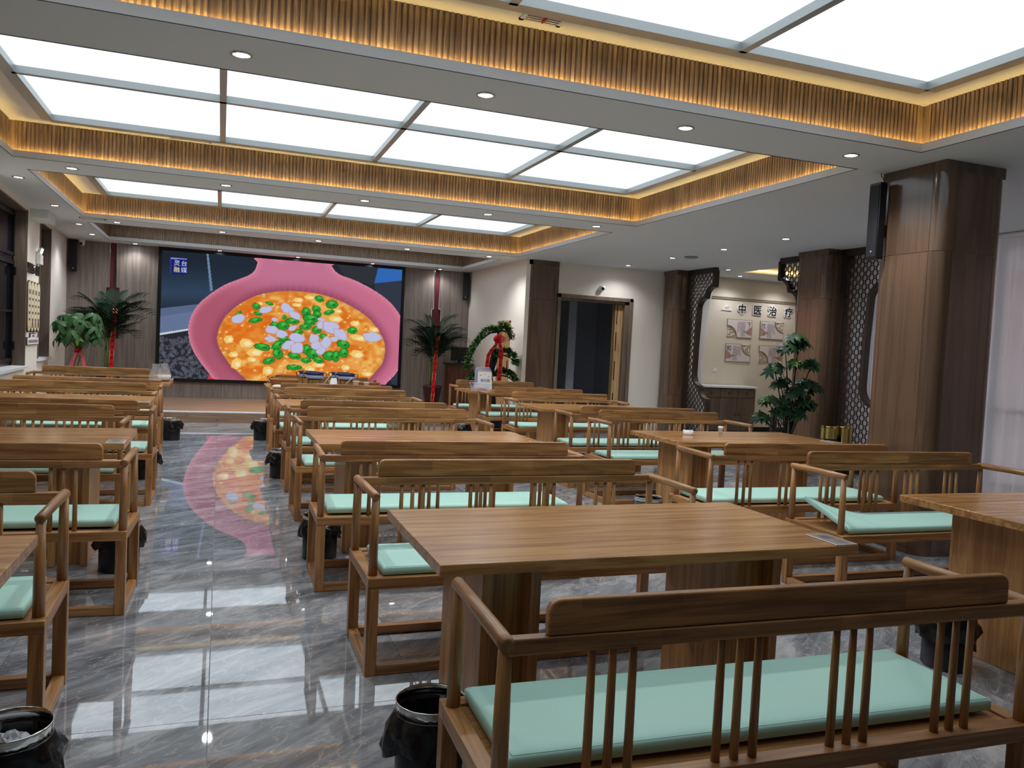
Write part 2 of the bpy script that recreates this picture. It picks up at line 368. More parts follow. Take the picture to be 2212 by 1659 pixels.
def light_grid(label, bx0, bx1, by0, by1, cols, rows):
    """suspended grid of metal bars with a luminous pane in each field"""
    zb, zt = 3.335, ZT
    root = thing('ceiling_light_panel', label, 'ceiling light', ((bx0+bx1)/2, (by0+by1)/2, zt), 0, 'luminous ceiling panels')
    ox, oy, oz = root.location
    bw = 0.05
    xs = [bx0+(bx1-bx0)*k/cols for k in range(cols+1)]; ys = [by0+(by1-by0)*k/rows for k in range(rows+1)]
    bar = MB(); und = MB()
    def lbar(a, b, c, d):
        bar.box(a-ox, b-ox, c-oy, d-oy, zb+0.004-oz, zt-0.001-oz); und.box(a-ox-.001, b-ox+.001, c-oy-.001, d-oy+.001, zb-oz, zb+0.004-oz)
    for k, x in enumerate(xs): lbar(x-bw/2 if 0 < k else x-0.07, x+bw/2 if k < cols else x+0.07, by0, by1)
    for k, y in enumerate(ys): lbar(bx0, bx1, y-bw/2 if 0 < k else y-0.07, y+bw/2 if k < rows else y+0.07)
    bar.build('frame', M_frame_metal, root); und.build('frame_underside', M_frame_metal, root)
    for i in range(cols):
        for j in range(rows):
            a, b = (xs[i]+xs[i+1])/2, (ys[j]+ys[j+1])/2; hx, hy = (xs[1]-xs[0])/2-0.02, (ys[1]-ys[0])/2-0.02
            o = MB().box(-hx, hx, -hy, hy, -0.006, 0.0).build('pane', M_pane, root); o.location = (a-ox, b-oy, zt-0.004-oz)
light_grid('luminous white panel grid in the tray farthest from the stage', -1.55, 4.45, 1.28, 4.24, 4, 2)
light_grid('luminous white panel row in the unlit-cove tray next to the stage wall', -1.60, 4.36, 14.0, 15.85, 4, 1)
light_grid('luminous white panel grid in the middle of the three lit trays', -1.54, 4.45, 5.62, 8.50, 4, 2)
light_grid('luminous white panel grid in the lit tray nearest the stage', -1.58, 4.44, 9.96, 12.76, 4, 2)

# ---------------------------------------------------------------- downlights
ring = MB(); ring.lathe([(0.062, 0.0), (0.062, -0.006), (0.050, -0.009), (0.047, -0.004), (0.047, 0.010)], 20); ring_me = ring.mesh('ring', M_chrome)
lens_me = MB().lathe([(0.0005, -0.003), (0.047, -0.003), (0.047, 0.004), (0.0005, 0.004)], 20).mesh('lens', M_lens)
def downlight(x, y, label, watt=SPOT_W, group='recessed downlights'):
    r = thing('downlight', label, 'downlight', (x, y, HC), 0, group)
    put('ring', ring_me, r); put('lens', lens_me, r)
    ld = bpy.data.lights.new('spot', 'SPOT'); ld.energy = watt; ld.spot_size = math.radians(140); ld.spot_blend = 0.75; ld.shadow_soft_size = 0.045; ld.color = (0.97, 0.98, 1.0)
    lo = bpy.data.objects.new('spot', ld); COL.objects.link(lo); lo.parent = r; lo.location = (0, 0, -0.02)
ORD = ['first', 'second', 'third', 'fourth', 'fifth', 'sixth']
for y, xs, where in ((4.92, (0.06, 1.53, 3.0, 4.46), 'the beam behind the tray farthest from stage'), (9.23, (-1.47, 0.0, 1.49, 2.97, 4.42), 'the beam behind the middle lit tray'),
                     (13.45, (-1.52, -0.03, 1.45, 2.92, 4.39), 'the beam behind the lit tray nearest stage'), (16.5, (-1.55, -0.07, 1.39, 2.88, 4.31), 'the strip along the stage wall')):
    for k, x in enumerate(xs): downlight(x, y, 'round downlight, %s from the windows in %s' % (ORD[k], where), SPOT_W*(0.3 if y < 1 else 1.0 if y < 16 else 0.25))
for k, y in enumerate((15.48, 14.12, 12.2, 10.15)): downlight(-2.13, y, 'round downlight over the window side, %s from the stage wall' % ORD[k], SPOT_W*0.5)
for k, y in enumerate((12.88, 11.38, 9.97, 8.61)): downlight(6.84, y, 'round downlight before the lattice partition, %s from the corridor wall' % (ORD+['seventh', 'eighth'])[k], SPOT_W*(0.45 if k == 0 else 1.0))
for k, (x, y) in enumerate(((8.46, 12.16), (9.27, 12.92), (10.40, 12.90), (8.52, 10.50))): downlight(x, y, 'round downlight in the treatment room ceiling, %s from its curtain' % ORD[k], 20.0)


# ---------------------------------------------------------------- stage and stage wall
st = bpy.data.objects.new('floor_stage', None); COL.objects.link(st); struct(st)
MB().box(-3.1, XR+0.05, SY+0.02, YW+0.05, 0.0, SH-0.02).build('platform', M_stage, st)
pw = 0.145; n = int((YW-SY)/pw)+1
pl_me = MB().rbox(-3.1, XR+0.03, 0.001, pw-0.001, 0, 0.02, 0.0015).mesh('plank', M_stage)
for k in range(n):
    o = put('plank', pl_me, st); o.location = (0, SY+0.005+k*pw, SH-0.02)
MB().box(-3.1, XR+0.05, SY, SY+0.02, 0.0, SH-0.022).build('riser', M_stage, st)
tag(MB().rbox(-3.1, XR+0.05, SY-0.012, SY+0.02, SH-0.024, SH+0.002, 0.004).build('nosing', M_sill, st), 'pale nosing strip')

wf = struct(MB().box(-3.2, XR+0.4, YW+0.03, YW+0.15, 0.0, HC+0.01).build('wall_far', M_redlac))
def panel_row(xs, z0, z1):
    for a, b in zip(xs, xs[1:]): MB().rbox(a+0.002, b-0.002, YW, YW+0.03, z0, z1, 0.002).build('panel', M_wallwood, wf)
panel_row([-2.75, -2.045], SH, HC); panel_row([-1.82, -1.16], SH, HC); panel_row([3.60, 4.22], SH, HC); panel_row([4.425, XR+0.02], SH, HC)
for (a0, b0, a1, b1, zl, zh) in ((-2.045, -1.99, -1.875, -1.82, 1.28, 2.22), (4.22, 4.26, 4.372, 4.425, 1.28, 2.21)):
    for z0, z1 in ((SH, zl), (zh, HC)):
        MB().rbox(a0-0.002, b0, YW, YW+0.03, z0, z1, 0.002).build('panel', M_wallwood, wf)
        MB().rbox(a1, b1+0.002, YW, YW+0.03, z0, z1, 0.002).build('panel', M_wallwood, wf)
    tr = MB(); t = 0.006
    for z0, z1 in ((SH, zl), (zh, HC)): tr.box(b0-t, b0+t, YW-0.004, YW+0.03, z0, z1); tr.box(a1-t, a1+t, YW-0.004, YW+0.03, z0, z1)
    tr.box(a0-t, a0+t, YW-0.004, YW+0.03, zl, zh); tr.box(b1-t, b1+t, YW-0.004, YW+0.03, zl, zh)
    for z in (zl, zh): tr.box(a0, b0, YW-0.004, YW+0.03, z-t, z+t); tr.box(a1, b1, YW-0.004, YW+0.03, z-t, z+t)
    tr.build('metal_trim', M_chrome, wf)
panel_row([-1.16, 0.044, 1.25, 2.45, 3.60], SH, 0.50); panel_row([-1.16, 3.60], 2.98, HC)
MB().box(-1.17, 3.61, YW+0.005, YW+0.03, 0.49, 3.0).build('panel', M_wallwood, wf)

# ---------------------------------------------------------------- side walls
def xl(y): return XL0 if y <= 9.0 else XL0+(XL1-XL0)*(y-9.0)/(YW-9.0)
wl = bpy.data.objects.new('wall_left', None); COL.objects.link(wl); struct(wl)
def wall_piece(y0, y1, z0, z1, th=0.32, mat=M_beige, name='pier', par=wl):
    m = MB(); a, b = xl(y0), xl(y1)
    v = [(a, y0, z0), (b, y1, z0), (b-th, y1, z0), (a-th, y0, z0)]; v += [(x, y, z1) for x, y, _ in v]
    m.add(v, [(0, 1, 2, 3), (7, 6, 5, 4), (0, 4, 5, 1), (1, 5, 6, 2), (2, 6, 7, 3), (3, 7, 4, 0)]); return m.build(name, mat, par)
OPEN = [(14.66, 13.62, 0.94), (12.52, 10.2, 0.88), (9.0, 6.7, 0.88), (5.5, 3.2, 0.88)]     # far edge, near edge, sill height
ycur = YW+0.1
for k, (yf, yn, zs) in enumerate(OPEN):
    wall_piece(yf, ycur, 0, HC); wall_piece(yn, yf, 0, zs-0.03, name='apron'); wall_piece(yn, yf, HC-0.06, HC, name='lintel')
    ycur = yn
wall_piece(YB, ycur, 0, HC)
for k, (yf, yn, zs) in enumerate(OPEN):
    w = bpy.data.objects.new('window_%d' % (k+1), None); COL.objects.link(w); struct(w)
    a, b = xl(yn), xl(yf); ztop = HC-0.06
    # wood lining of the reveal
    MB().box(b-0.30, b+0.012, yf-0.022, yf+0.02, zs, ztop).build('reveal_lining', M_reveal, w)
    MB().box(a-0.30, a+0.012, yn-0.02, yn+0.022, zs, ztop).build('reveal_lining', M_reveal, w)
    MB().add([(a, yn, ztop), (b, yf, ztop), (b-.3, yf, ztop), (a-.3, yn, ztop), (a, yn, ztop-.02), (b, yf, ztop-.02), (b-.3, yf, ztop-.02), (a-.3, yn, ztop-.02)],
             [(0, 1, 2, 3), (7, 6, 5, 4), (0, 4, 5, 1), (1, 5, 6, 2), (2, 6, 7, 3), (3, 7, 4, 0)]).build('head_lining', M_reveal, w)
    m = MB(); v = [(a+.05, yn-.03, zs-.03), (b+.05, yf+.03, zs-.03), (b-.32, yf+.03, zs-.03), (a-.32, yn-.03, zs-.03)]; v += [(x, y, zs+.004) for x, y, _ in v]
    m.add(v, [(0, 1, 2, 3), (7, 6, 5, 4), (0, 4, 5, 1), (1, 5, 6, 2), (2, 6, 7, 3), (3, 7, 4, 0)]).build('window_sill', M_sill, w)
    # black frame, transom and panes
    fx = (a+b)/2-0.22; ym = (yf+yn)/2; ztr = 2.32
    fr = MB(); d = 0.05
    for (y0, y1, z0, z1) in ((yn, yf, zs, zs+.06), (yn, yf, ztop-.06, ztop), (yn, yf, ztr-.035, ztr+.035), (yn, yn+.06, zs, ztop), (yf-.08, yf-.02, zs, ztop), (ym-.04, ym+.04, zs, ztop)):
        fr.box(fx-d/2, fx+d/2, y0, y1, z0, z1)
    fr.build('window_frame', M_blackmetal, w)
    sash = MB()
    for (y0, y1) in ((yn+.06, ym-.04), (ym+.04, yf-.08)):
        for (z0, z1) in ((zs+.06, ztr-.035), (ztr+.035, ztop-.06)):
            for q in ((y0, y1, z0, z0+.045), (y0, y1, z1-.045, z1), (y0, y0+.045, z0, z1), (y1-.045, y1, z0, z1)): sash.box(fx+.012, fx+.05, *q)
            MB().box(fx+.005, fx+.012, y0, y1, z0, z1).build('pane', M_darkglass, w)
        if z1: sash.box(fx+.012, fx+.045, y0, y1, 1.60, 1.63)
    sash.build('sash', M_blackmetal, w)
    hg = MB()
    for z in (1.1, 2.1): hg.box(fx+.05, fx+.075, yf-.13, yf-.08, z, z+.11)
    hg.build('hinge', M_black, w)
# dropped box below the soffit against the left wall
struct(wall_piece(12.75, 13.45, 2.93, HC+0.005, th=-0.22, mat=M_ceil, name='trim_5', par=None))

wr = bpy.data.objects.new('wall_right', None); COL.objects.link(wr); struct(wr)
MB().box(XR, XR+0.12, 14.68, YW+0.05, 0, HC).build('wall_face', M_beige, wr); MB().box(XR, XR+0.12, 13.3, 13.98, 0, HC).build('wall_face', M_beige, wr)
MB().box(XR, XR+0.12, 13.98, 14.68, 1.97, HC).build('wall_face', M_beige, wr)
dr = bpy.data.objects.new('door_1', None); COL.objects.link(dr); struct(dr)
lf = MB().box(XR+0.02, XR+0.06, 14.02, 14.64, 0.0, 1.93).build('door_leaf', M_door, dr)
fm = MB(); fm.box(XR-0.012, XR+0.05, 13.98, 14.025, 0, 1.97); fm.box(XR-0.012, XR+0.05, 14.635, 14.68, 0, 1.97); fm.box(XR-0.012, XR+0.05, 13.98, 14.68, 1.93, 1.97); fm.build('door_frame', M_door, dr)
MB().rbox(XR-0.012, XR+0.02, 14.06, 14.085, 1.0, 1.22, 0.004).build('door_handle', M_blackmetal, dr)
text_obj('lettering', '推拉门', 0.11, (XR+0.015, 14.30, 1.62), (PI/2, 0, -PI/2), M_red, dr)
sw = thing('wall_switch', 'white switch plates beside the pale wooden door', 'switch', (XR-0.001, 13.84, 1.25))
for z in (0, 0.12): MB().rbox(-0.012, 0, -0.04, 0.04, z-0.045, z+0.045, 0.004).build('plate', M_white, sw)

# wall with the corridor door, facing the room
wd = bpy.data.objects.new('wall_corridor', None); COL.objects.link(wd); struct(wd)
MB().box(7.22, XP+0.3, YD, YD+0.14, 0, HC).build('wall_face', M_beige, wd); MB().box(5.5, 7.22, YD, YD+0.14, 2.48, HC).build('wall_face', M_beige, wd)
MB().box(5.17, 5.70, YD, YD+0.14, 0, HC).build('wall_face', M_beige, wd)
d2 = bpy.data.objects.new('door_2', None); COL.objects.link(d2); struct(d2)
fm = MB()
for q in ((5.69, 5.76, 0, 2.49), (7.16, 7.23, 0, 2.49), (5.69, 7.23, 2.42, 2.49)): fm.rbox(q[0], q[1], YD-0.025, YD+0.165, q[2], q[3], 0.006)
for q in ((5.755, 5.775, 0, 2.42), (7.08, 7.16, 0, 2.42), (5.76, 7.16, 2.375, 2.42)): fm.box(q[0], q[1], YD+0.02, YD+0.165, q[2], q[3])
fm.build('door_frame', M_frame, d2)
for k, yy in enumerate((YD+0.10, YD+0.19)):
    leaf = MB().rbox(6.93+0.01*k, 7.09+0.01*k, yy, yy+0.05, 0.01, 2.37, 0.004).build('door_leaf', M_door, d2)
    sl = MB()
    for z in (0.35, 0.95, 1.5, 2.0): sl.box(6.955+0.01*k, 6.972+0.01*k, yy-0.004, yy+0.01, z, z+0.36)
    sl.build('slot', M_black, leaf)
cor = bpy.data.objects.new('wall_corridor_inner', None); COL.objects.link(cor); struct(cor)
M_cor = plain('corridor_paint', (172, 178, 188), 0.7)
MB().box(5.15, 7.9, 15.9, 16.0, 0, HC).build('wall_face', M_cor, cor); MB().box(7.75, 7.9, YD+.14, 15.9, 0, HC).build('wall_face', M_cor, cor)
MB().box(6.45, 6.62, 14.5, 15.9, 0, HC).build('wall_face', M_cor, cor)
gl = thing('glass_door', 'narrow framed glass door inside the dim corridor', 'door', (6.05, 15.0, 0))
fm = MB()
for q in ((-0.24, -0.21, 0, 1.92), (0.21, 0.24, 0, 1.92), (-0.24, 0.24, 1.89, 1.92), (-0.24, 0.24, 0, 0.03)): fm.box(q[0], q[1], -0.02, 0.02, q[2], q[3])
fm.build('frame', M_frame, gl); MB().box(-0.21, 0.21, -0.004, 0.004, 0.03, 1.89).build('pane', plain('corridor_glass', (112, 100, 92), 0.08, spec=0.8), gl)
text_obj('lettering', '推拉门', 0.10, (0.0, -0.006, 1.42), (PI/2, 0, 0), plain('print_red', (196, 60, 66), 0.5), gl)
# other enclosing walls
wb = struct(MB().box(-3.2, 12.4, YB-0.1, YB, 0, HC).build('wall_back', M_wallwood))

# ---------------------------------------------------------------- columns
def rounded(hx, hy, r, n=6):
    P = []
    for cx, cy, a0 in ((hx-r, hy-r, 0), (-hx+r, hy-r, PI/2), (-hx+r, -hy+r, PI), (hx-r, -hy+r, 1.5*PI)):
        P += [(cx+r*math.cos(a0+PI/2*k/n), cy+r*math.sin(a0+PI/2*k/n)) for k in range(n+1)]
    return P
M_joint = plain('joint_line', (168, 140, 98), 0.4)
def column(x0, x1, y0, y1, label, zj=(2.36,), base=0.0):
    cx, cy = (x0+x1)/2, (y0+y1)/2; hx, hy = (x1-x0)/2, (y1-y0)/2
    t = thing('column', label, 'column', (cx, cy, base), 0, 'veneered columns'); r = 0.115
    MB().prism(rounded(hx-0.006, hy-0.006, r), 0.0, 2.965-base, 'xy').build('core', M_joint, t)
    MB().rbox(-hx+0.02, hx-0.02, -hy+0.02, hy-0.02, 2.96-base, HC-base, 0.004).build('cap', M_col, t)
    zs = [0.0]+[z-base for z in zj]+[2.968-base]
    for z0, z1 in zip(zs, zs[1:]):
        z0 += 0.0025; z1 -= 0.0025; g = 0.0025
        for (ax, s) in (('x', -1), ('x', 1), ('y', -1), ('y', 1)):
            if ax == 'x': m = MB().box(min(s*hx, s*(hx-.03)), max(s*hx, s*(hx-.03)), -hy+r+g, hy-r-g, z0, z1)
            else: m = MB().box(-hx+r+g, hx-r-g, min(s*hy, s*(hy-.03)), max(s*hy, s*(hy-.03)), z0, z1)
            m.build('panel', M_col, t)
        for (sx, sy, a0) in ((1, 1, 0), (-1, 1, PI/2), (-1, -1, PI), (1, -1, 1.5*PI)):
            c = (sx*(hx-r), sy*(hy-r)); q = 0.008
            arc = [(c[0]+r*math.cos(a0+q+(PI/2-2*q)*k/8), c[1]+r*math.sin(a0+q+(PI/2-2*q)*k/8)) for k in range(9)]
            inn = [(c[0]+(r-.03)*math.cos(a0+q+(PI/2-2*q)*k/8), c[1]+(r-.03)*math.sin(a0+q+(PI/2-2*q)*k/8)) for k in range(9)]
            m = MB(); n = 9; P = [(x, y, z) for z in (z0, z1) for x, y in arc] + [(x, y, z) for z in (z0, z1) for x, y in inn]
            m.add(P, [(k, k+1, n+k+1, n+k) for k in range(8)], True)
            m.add(P, [(2*n+k, 3*n+k, 3*n+k+1, 2*n+k+1) for k in range(8)] + [(k, 2*n+k, 2*n+k+1, k+1) for k in range(8)] + [(n+k, n+k+1, 3*n+k+1, 3*n+k) for k in range(8)] + [(0, n, 3*n, 2*n), (8, 2*n+8, 3*n+8, n+8)])
            m.build('corner_panel', M_col, t)
    return t
column(5.075, 5.70, 13.28, 13.92, 'dark wood column between the stage side wall and the corridor door')
column(7.83, 8.20, 12.83, 13.34, 'dark wood column at the corner of corridor wall and lattice partition', (0.75, 2.33))
column(7.82, 8.45, 8.93, 9.58, 'dark wood column between the two lattice partitions', (0.75, 2.36))
column(5.10, 5.76, 4.62, 5.28, 'large free-standing glossy wood column with a speaker on its side')

# ---------------------------------------------------------------- lattice partitions
def foil(c, s):
    """edge of the foiled opening: points (y,z) from ceiling to floor, s=+1 far half, -1 near half"""
    pts = [(0.87, 3.0), (0.87, 2.73)]
    pts += [(0.87+0.235*math.sin(PI/2*k/6), 2.557+0.172*math.cos(PI/2*k/6)) for k in range(7)]
    pts += [(1.105+0.225*math.sin(PI/2*k/6), 2.336+0.20*math.cos(PI/2*k/6)) for k in range(7)]
    pts += [(1.36, 1.75), (1.37, 1.19)]
    pts += [(1.145+0.225*math.cos(PI/2*k/6), 1.17-0.24*math.sin(PI/2*k/6)) for k in range(7)]
    pts += [(0.91+0.235*math.cos(PI/2*k/6), 0.91-0.20*math.sin(PI/2*k/6)) for k in range(7)]
    pts += [(0.91, 0.66), (0.91, 0.05)]
    return [(c+s*a, z) for a, z in pts]
def sweep_yz(mb, path, w, x0, x1):
    n = len(path); L = []; R = []
    for i, (y, z) in enumerate(path):
        a = Vector(path[max(i-1, 0)]); b = Vector(path[min(i+1, n-1)]); t = (b-a).normalized(); nn = Vector((-t.y, t.x))
        L.append(Vector((y, z))+nn*w/2); R.append(Vector((y, z))-nn*w/2)
    vs = [(x, p.x, p.y) for x in (x0, x1) for p in L+R]
    fs = []
    for i in range(n-1): fs += [(i, i+1, n+i+1, n+i), (2*n+i, 3*n+i, 3*n+i+1, 2*n+i+1), (i, 2*n+i, 2*n+i+1, i+1), (n+i, n+i+1, 3*n+i+1, 3*n+i)]
    mb.add(vs, fs)
def lattice(label, c, s, yout):
    t = thing('lattice_screen', label, 'lattice screen', (XP+0.12, yout, 0.0)); ox, oy = XP+0.12, yout
    edge = foil(c, s); path = [(y-oy, z) for y, z in edge]
    fr = MB(); sweep_yz(fr, path, 0.055, -0.045, 0.045)
    ya, yb = sorted((0.0, edge[0][0]-oy)); fr.box(-0.045, 0.045, ya, yb, 2.96, HC)
    ya, yb = sorted((0.0, edge[-1][0]-oy)); fr.box(-0.045, 0.045, ya, yb, 0.0, 0.07)
    ya, yb = sorted((0.0, -s*0.07)); fr.box(-0.05, 0.05, ya, yb, 0.0, HC)
    fr.build('frame', M_lat, t)
    zs = np.array([z for _, z in edge][::-1]); ys = np.array([y for y, _ in edge][::-1])
    p, r, w = 0.059, 0.0417, 0.007; m = MB(); n = 12
    j = 0; z = 0.1
    while z < 2.95:
        lim = abs(np.interp(z, zs, ys)-oy); i = 0; u = 0.09+(p if j % 2 else 0.0)
        while u < lim-0.03:
            y0 = -s*u
            ro, ri = r+w/2, r-w/2
            vs = [(x, y0+rr*math.cos(2*PI*k/n), z+rr*math.sin(2*PI*k/n)) for x in (-0.008, 0.008) for rr in (ro, ri) for k in range(n)]
            fs = []
            for k in range(n):
                k2 = (k+1) % n
                fs += [(k, k2, n+k2, n+k), (2*n+k, 3*n+k, 3*n+k2, 2*n+k2), (k, 2*n+k, 2*n+k2, k2), (n+k, n+k2, 3*n+k2, 3*n+k)]
            m.add(vs, fs); u += 2*p
        z += p; j += 1
    o = m.build('ring_fretwork', M_lat, t, fix=False); o['kind'] = 'stuff'
    return t
lattice('dark ring lattice screen against the column by the corridor wall', 11.14, 1, 12.83)
lattice('dark ring lattice screen on the treatment room side of the middle column', 11.14, -1, 9.58)
lattice('dark ring lattice screen in front of a white curtain beside the middle column', 7.08, 1, 8.93)

# ---------------------------------------------------------------- treatment room behind the lattice
tw = bpy.data.objects.new('wall_treatment', None); COL.objects.link(tw); struct(tw)
MB().box(8.28, 12.4, YD, YD+0.12, 0, HC).build('wall_face', M_tmwall, tw); MB().box(12.3, 12.4, 9.1, YD, 0, HC).build('wall_face', M_tmwall, tw)
MB().box(8.45, 12.4, 9.1, 9.22, 0, HC).build('wall_face', M_tmwall, tw)
pr = MB(); pr.rbox(8.42, 12.3, YD-0.03, YD, 2.655, 2.675, 0.004); pr.rbox(8.42, 12.3, YD-0.02, YD, 2.625, 2.655, 0.004); pr.build('picture_rail', plain('rail_grey', (150, 140, 126), 0.5), tw)
MB().box(8.42, 12.3, YD-0.015, YD, 0, 0.12).build('skirting', M_black, tw)
a, b, c, d = TM_TRAY; m = MB()
for q in ((a-.012, b+.012, d, d+.012), (a-.012, b+.012, c-.012, c), (a-.012, a, c, d), (b, b+.012, c, d)): m.box(*q, HC, 3.26)
tt = struct(m.build('trim_6', M_cove)); MB().box(a-.02, b+.02, c-.02, d+.02, 3.26, 3.28).build('tray_ceiling', M_cove, tt)
m = MB()
for q in ((a, b, d-.02, d-.008), (a, a+.012, c, d), (b-.012, b, c, d), (a, b, c+.008, c+.02)): m.box(*q, 3.10, 3.105)
tag(m.build('led_strip', emit('led_warm_soft', (255, 210, 122), COVE_E*0.4), tt), 'warm glowing cove light strip')
def curtain(name, label, P0, P1, z0, z1, waist=None, nfold=14, amp=0.035):
    P0, P1 = Vector(P0), Vector(P1); d = P1-P0; nrm = Vector((-d.y, d.x)).normalized(); nu, nz = nfold*8, 24; vs = []
    for j in range(nz+1):
        z = z0+(z1-z0)*j/nz; k = 1.0
        if waist:
            wz, wk = waist; h = (z-wz)/((z1-wz) if z > wz else (wz-z0)); k = wk+(1-wk)*min(1, abs(h)**0.7)
        for i in range(nu+1):
            u = i/nu; uu = 0.5+(u-0.5)*k
            q = P0+d*uu+nrm*amp*(math.sin(2*PI*nfold*u)+0.35*math.sin(2*PI*nfold*0.37*u+1+z*0.3))
            vs.append((q.x, q.y, z))
    m = MB(); m.add(vs, [(j*(nu+1)+i, j*(nu+1)+i+1, (j+1)*(nu+1)+i+1, (j+1)*(nu+1)+i) for j in range(nz) for i in range(nu)], True)
    o = m.build(name, M_sheer, None, fix=False); return tag(o, label, 'curtain')
curtain('tied_curtain', 'white curtain gathered at the waist beside the beige treatment wall', (8.42, 12.50), (8.42, 13.28), 0.03, 2.98, (1.35, 0.25), 8, 0.02)
cb = thing('sideboard', 'dark wood sideboard with a pale worktop in the treatment room', 'cabinet', (9.19, YD-0.02, 0))
MB().box(-0.62, 0.60, -0.40, -0.002, 0.08, 0.90).build('carcass', M_cab, cb); MB().rbox(-0.64, 0.62, -0.45, 0, 0.905, 0.945, 0.006).build('worktop', M_sill, cb)
MB().box(-0.60, 0.58, -0.36, -0.01, 0, 0.08).build('plinth', M_black, cb)
for k in range(3):
    x = -0.415+0.405*k
    dw = MB().rbox(x-0.198, x+0.198, -0.418, -0.40, 0.72, 0.89, 0.003).build('drawer', M_cab, cb)
    MB().lathe([(0.026, 0), (0.026, .004), (.018, .004), (.018, 0)], 14).build('knob', M_blackmetal, dw).matrix_basis = Matrix.Translation((x, -0.419, 0.80)) @ Matrix.Rotation(PI/2, 4, 'X')
    do = MB().rbox(x-0.198, x+0.198, -0.418, -0.40, 0.09, 0.71, 0.003).build('door', M_cab, cb)
    MB().lathe([(0.026, 0), (0.026, .004), (.018, .004), (.018, 0)], 14).build('knob', M_blackmetal, do).matrix_basis = Matrix.Translation((x+(0.16 if k < 2 else -0.16), -0.419, 0.40)) @ Matrix.Rotation(PI/2, 4, 'X')
MB().rbox(-0.05, 0.05, -0.009, 0, -0.035, 0.035, 0.003).build('socket_plate', M_white, tag(thing('socket', 'white double socket plate above the sideboard', 'socket', (9.12, YD, 1.235)), None))
# sign 中医治疗: dark characters on white outlined backing
YS = YD-0.002
for ch, x, nm in (('中', 9.655, 'first'), ('医', 10.02, 'second'), ('治', 10.39, 'third'), ('疗', 10.78, 'fourth')):
    t = thing('sign_character', 'dark cut-out character with white outline, %s after the cloud ornament' % nm, 'sign', (x, YS, 2.445), 0, 'characters of the treatment sign')
    text_fat('outline', ch, 0.20, (0, -0.010, 0), (PI/2, 0, 0), M_paper, t, 0.008, 0.022)
    text_fat('character', ch, 0.20, (0, -0.022, 0), (PI/2, 0, 0), M_ink, t, 0.002, 0.0035, 8)
cl = MB()
for (x, z, r) in ((-0.08, -0.02, 0.03), (-0.045, -0.005, 0.04), (0.0, 0.02, 0.055), (0.045, 0.0, 0.045), (0.085, -0.025, 0.03)):
    cl.prism([(x+r*math.cos(2*PI*k/14), z+r*0.75*math.sin(2*PI*k/14)) for k in range(14)], -0.012-r*0.05, 0.0)
cl.prism([(-0.14, -0.045), (0.11, -0.05), (0.10, -0.03), (-0.07, -0.02)], -0.012, 0.0)
t = thing('sign_cloud', 'white cloud ornament beside the treatment sign', 'sign', (9.31, YS, 2.455)); cl.build('cloud', M_paper, t)
sp = MB()
for (x, z, r) in ((-0.03, 0.0, 0.022), (0.02, 0.01, 0.03)): sp.tube([(x+r*(1-k/22)*math.cos(k*0.55), -0.0155, z+r*(1-k/22)*math.sin(k*0.55)) for k in range(18)], 0.003, 5)
sp.build('scroll_line', M_brownprint, t)
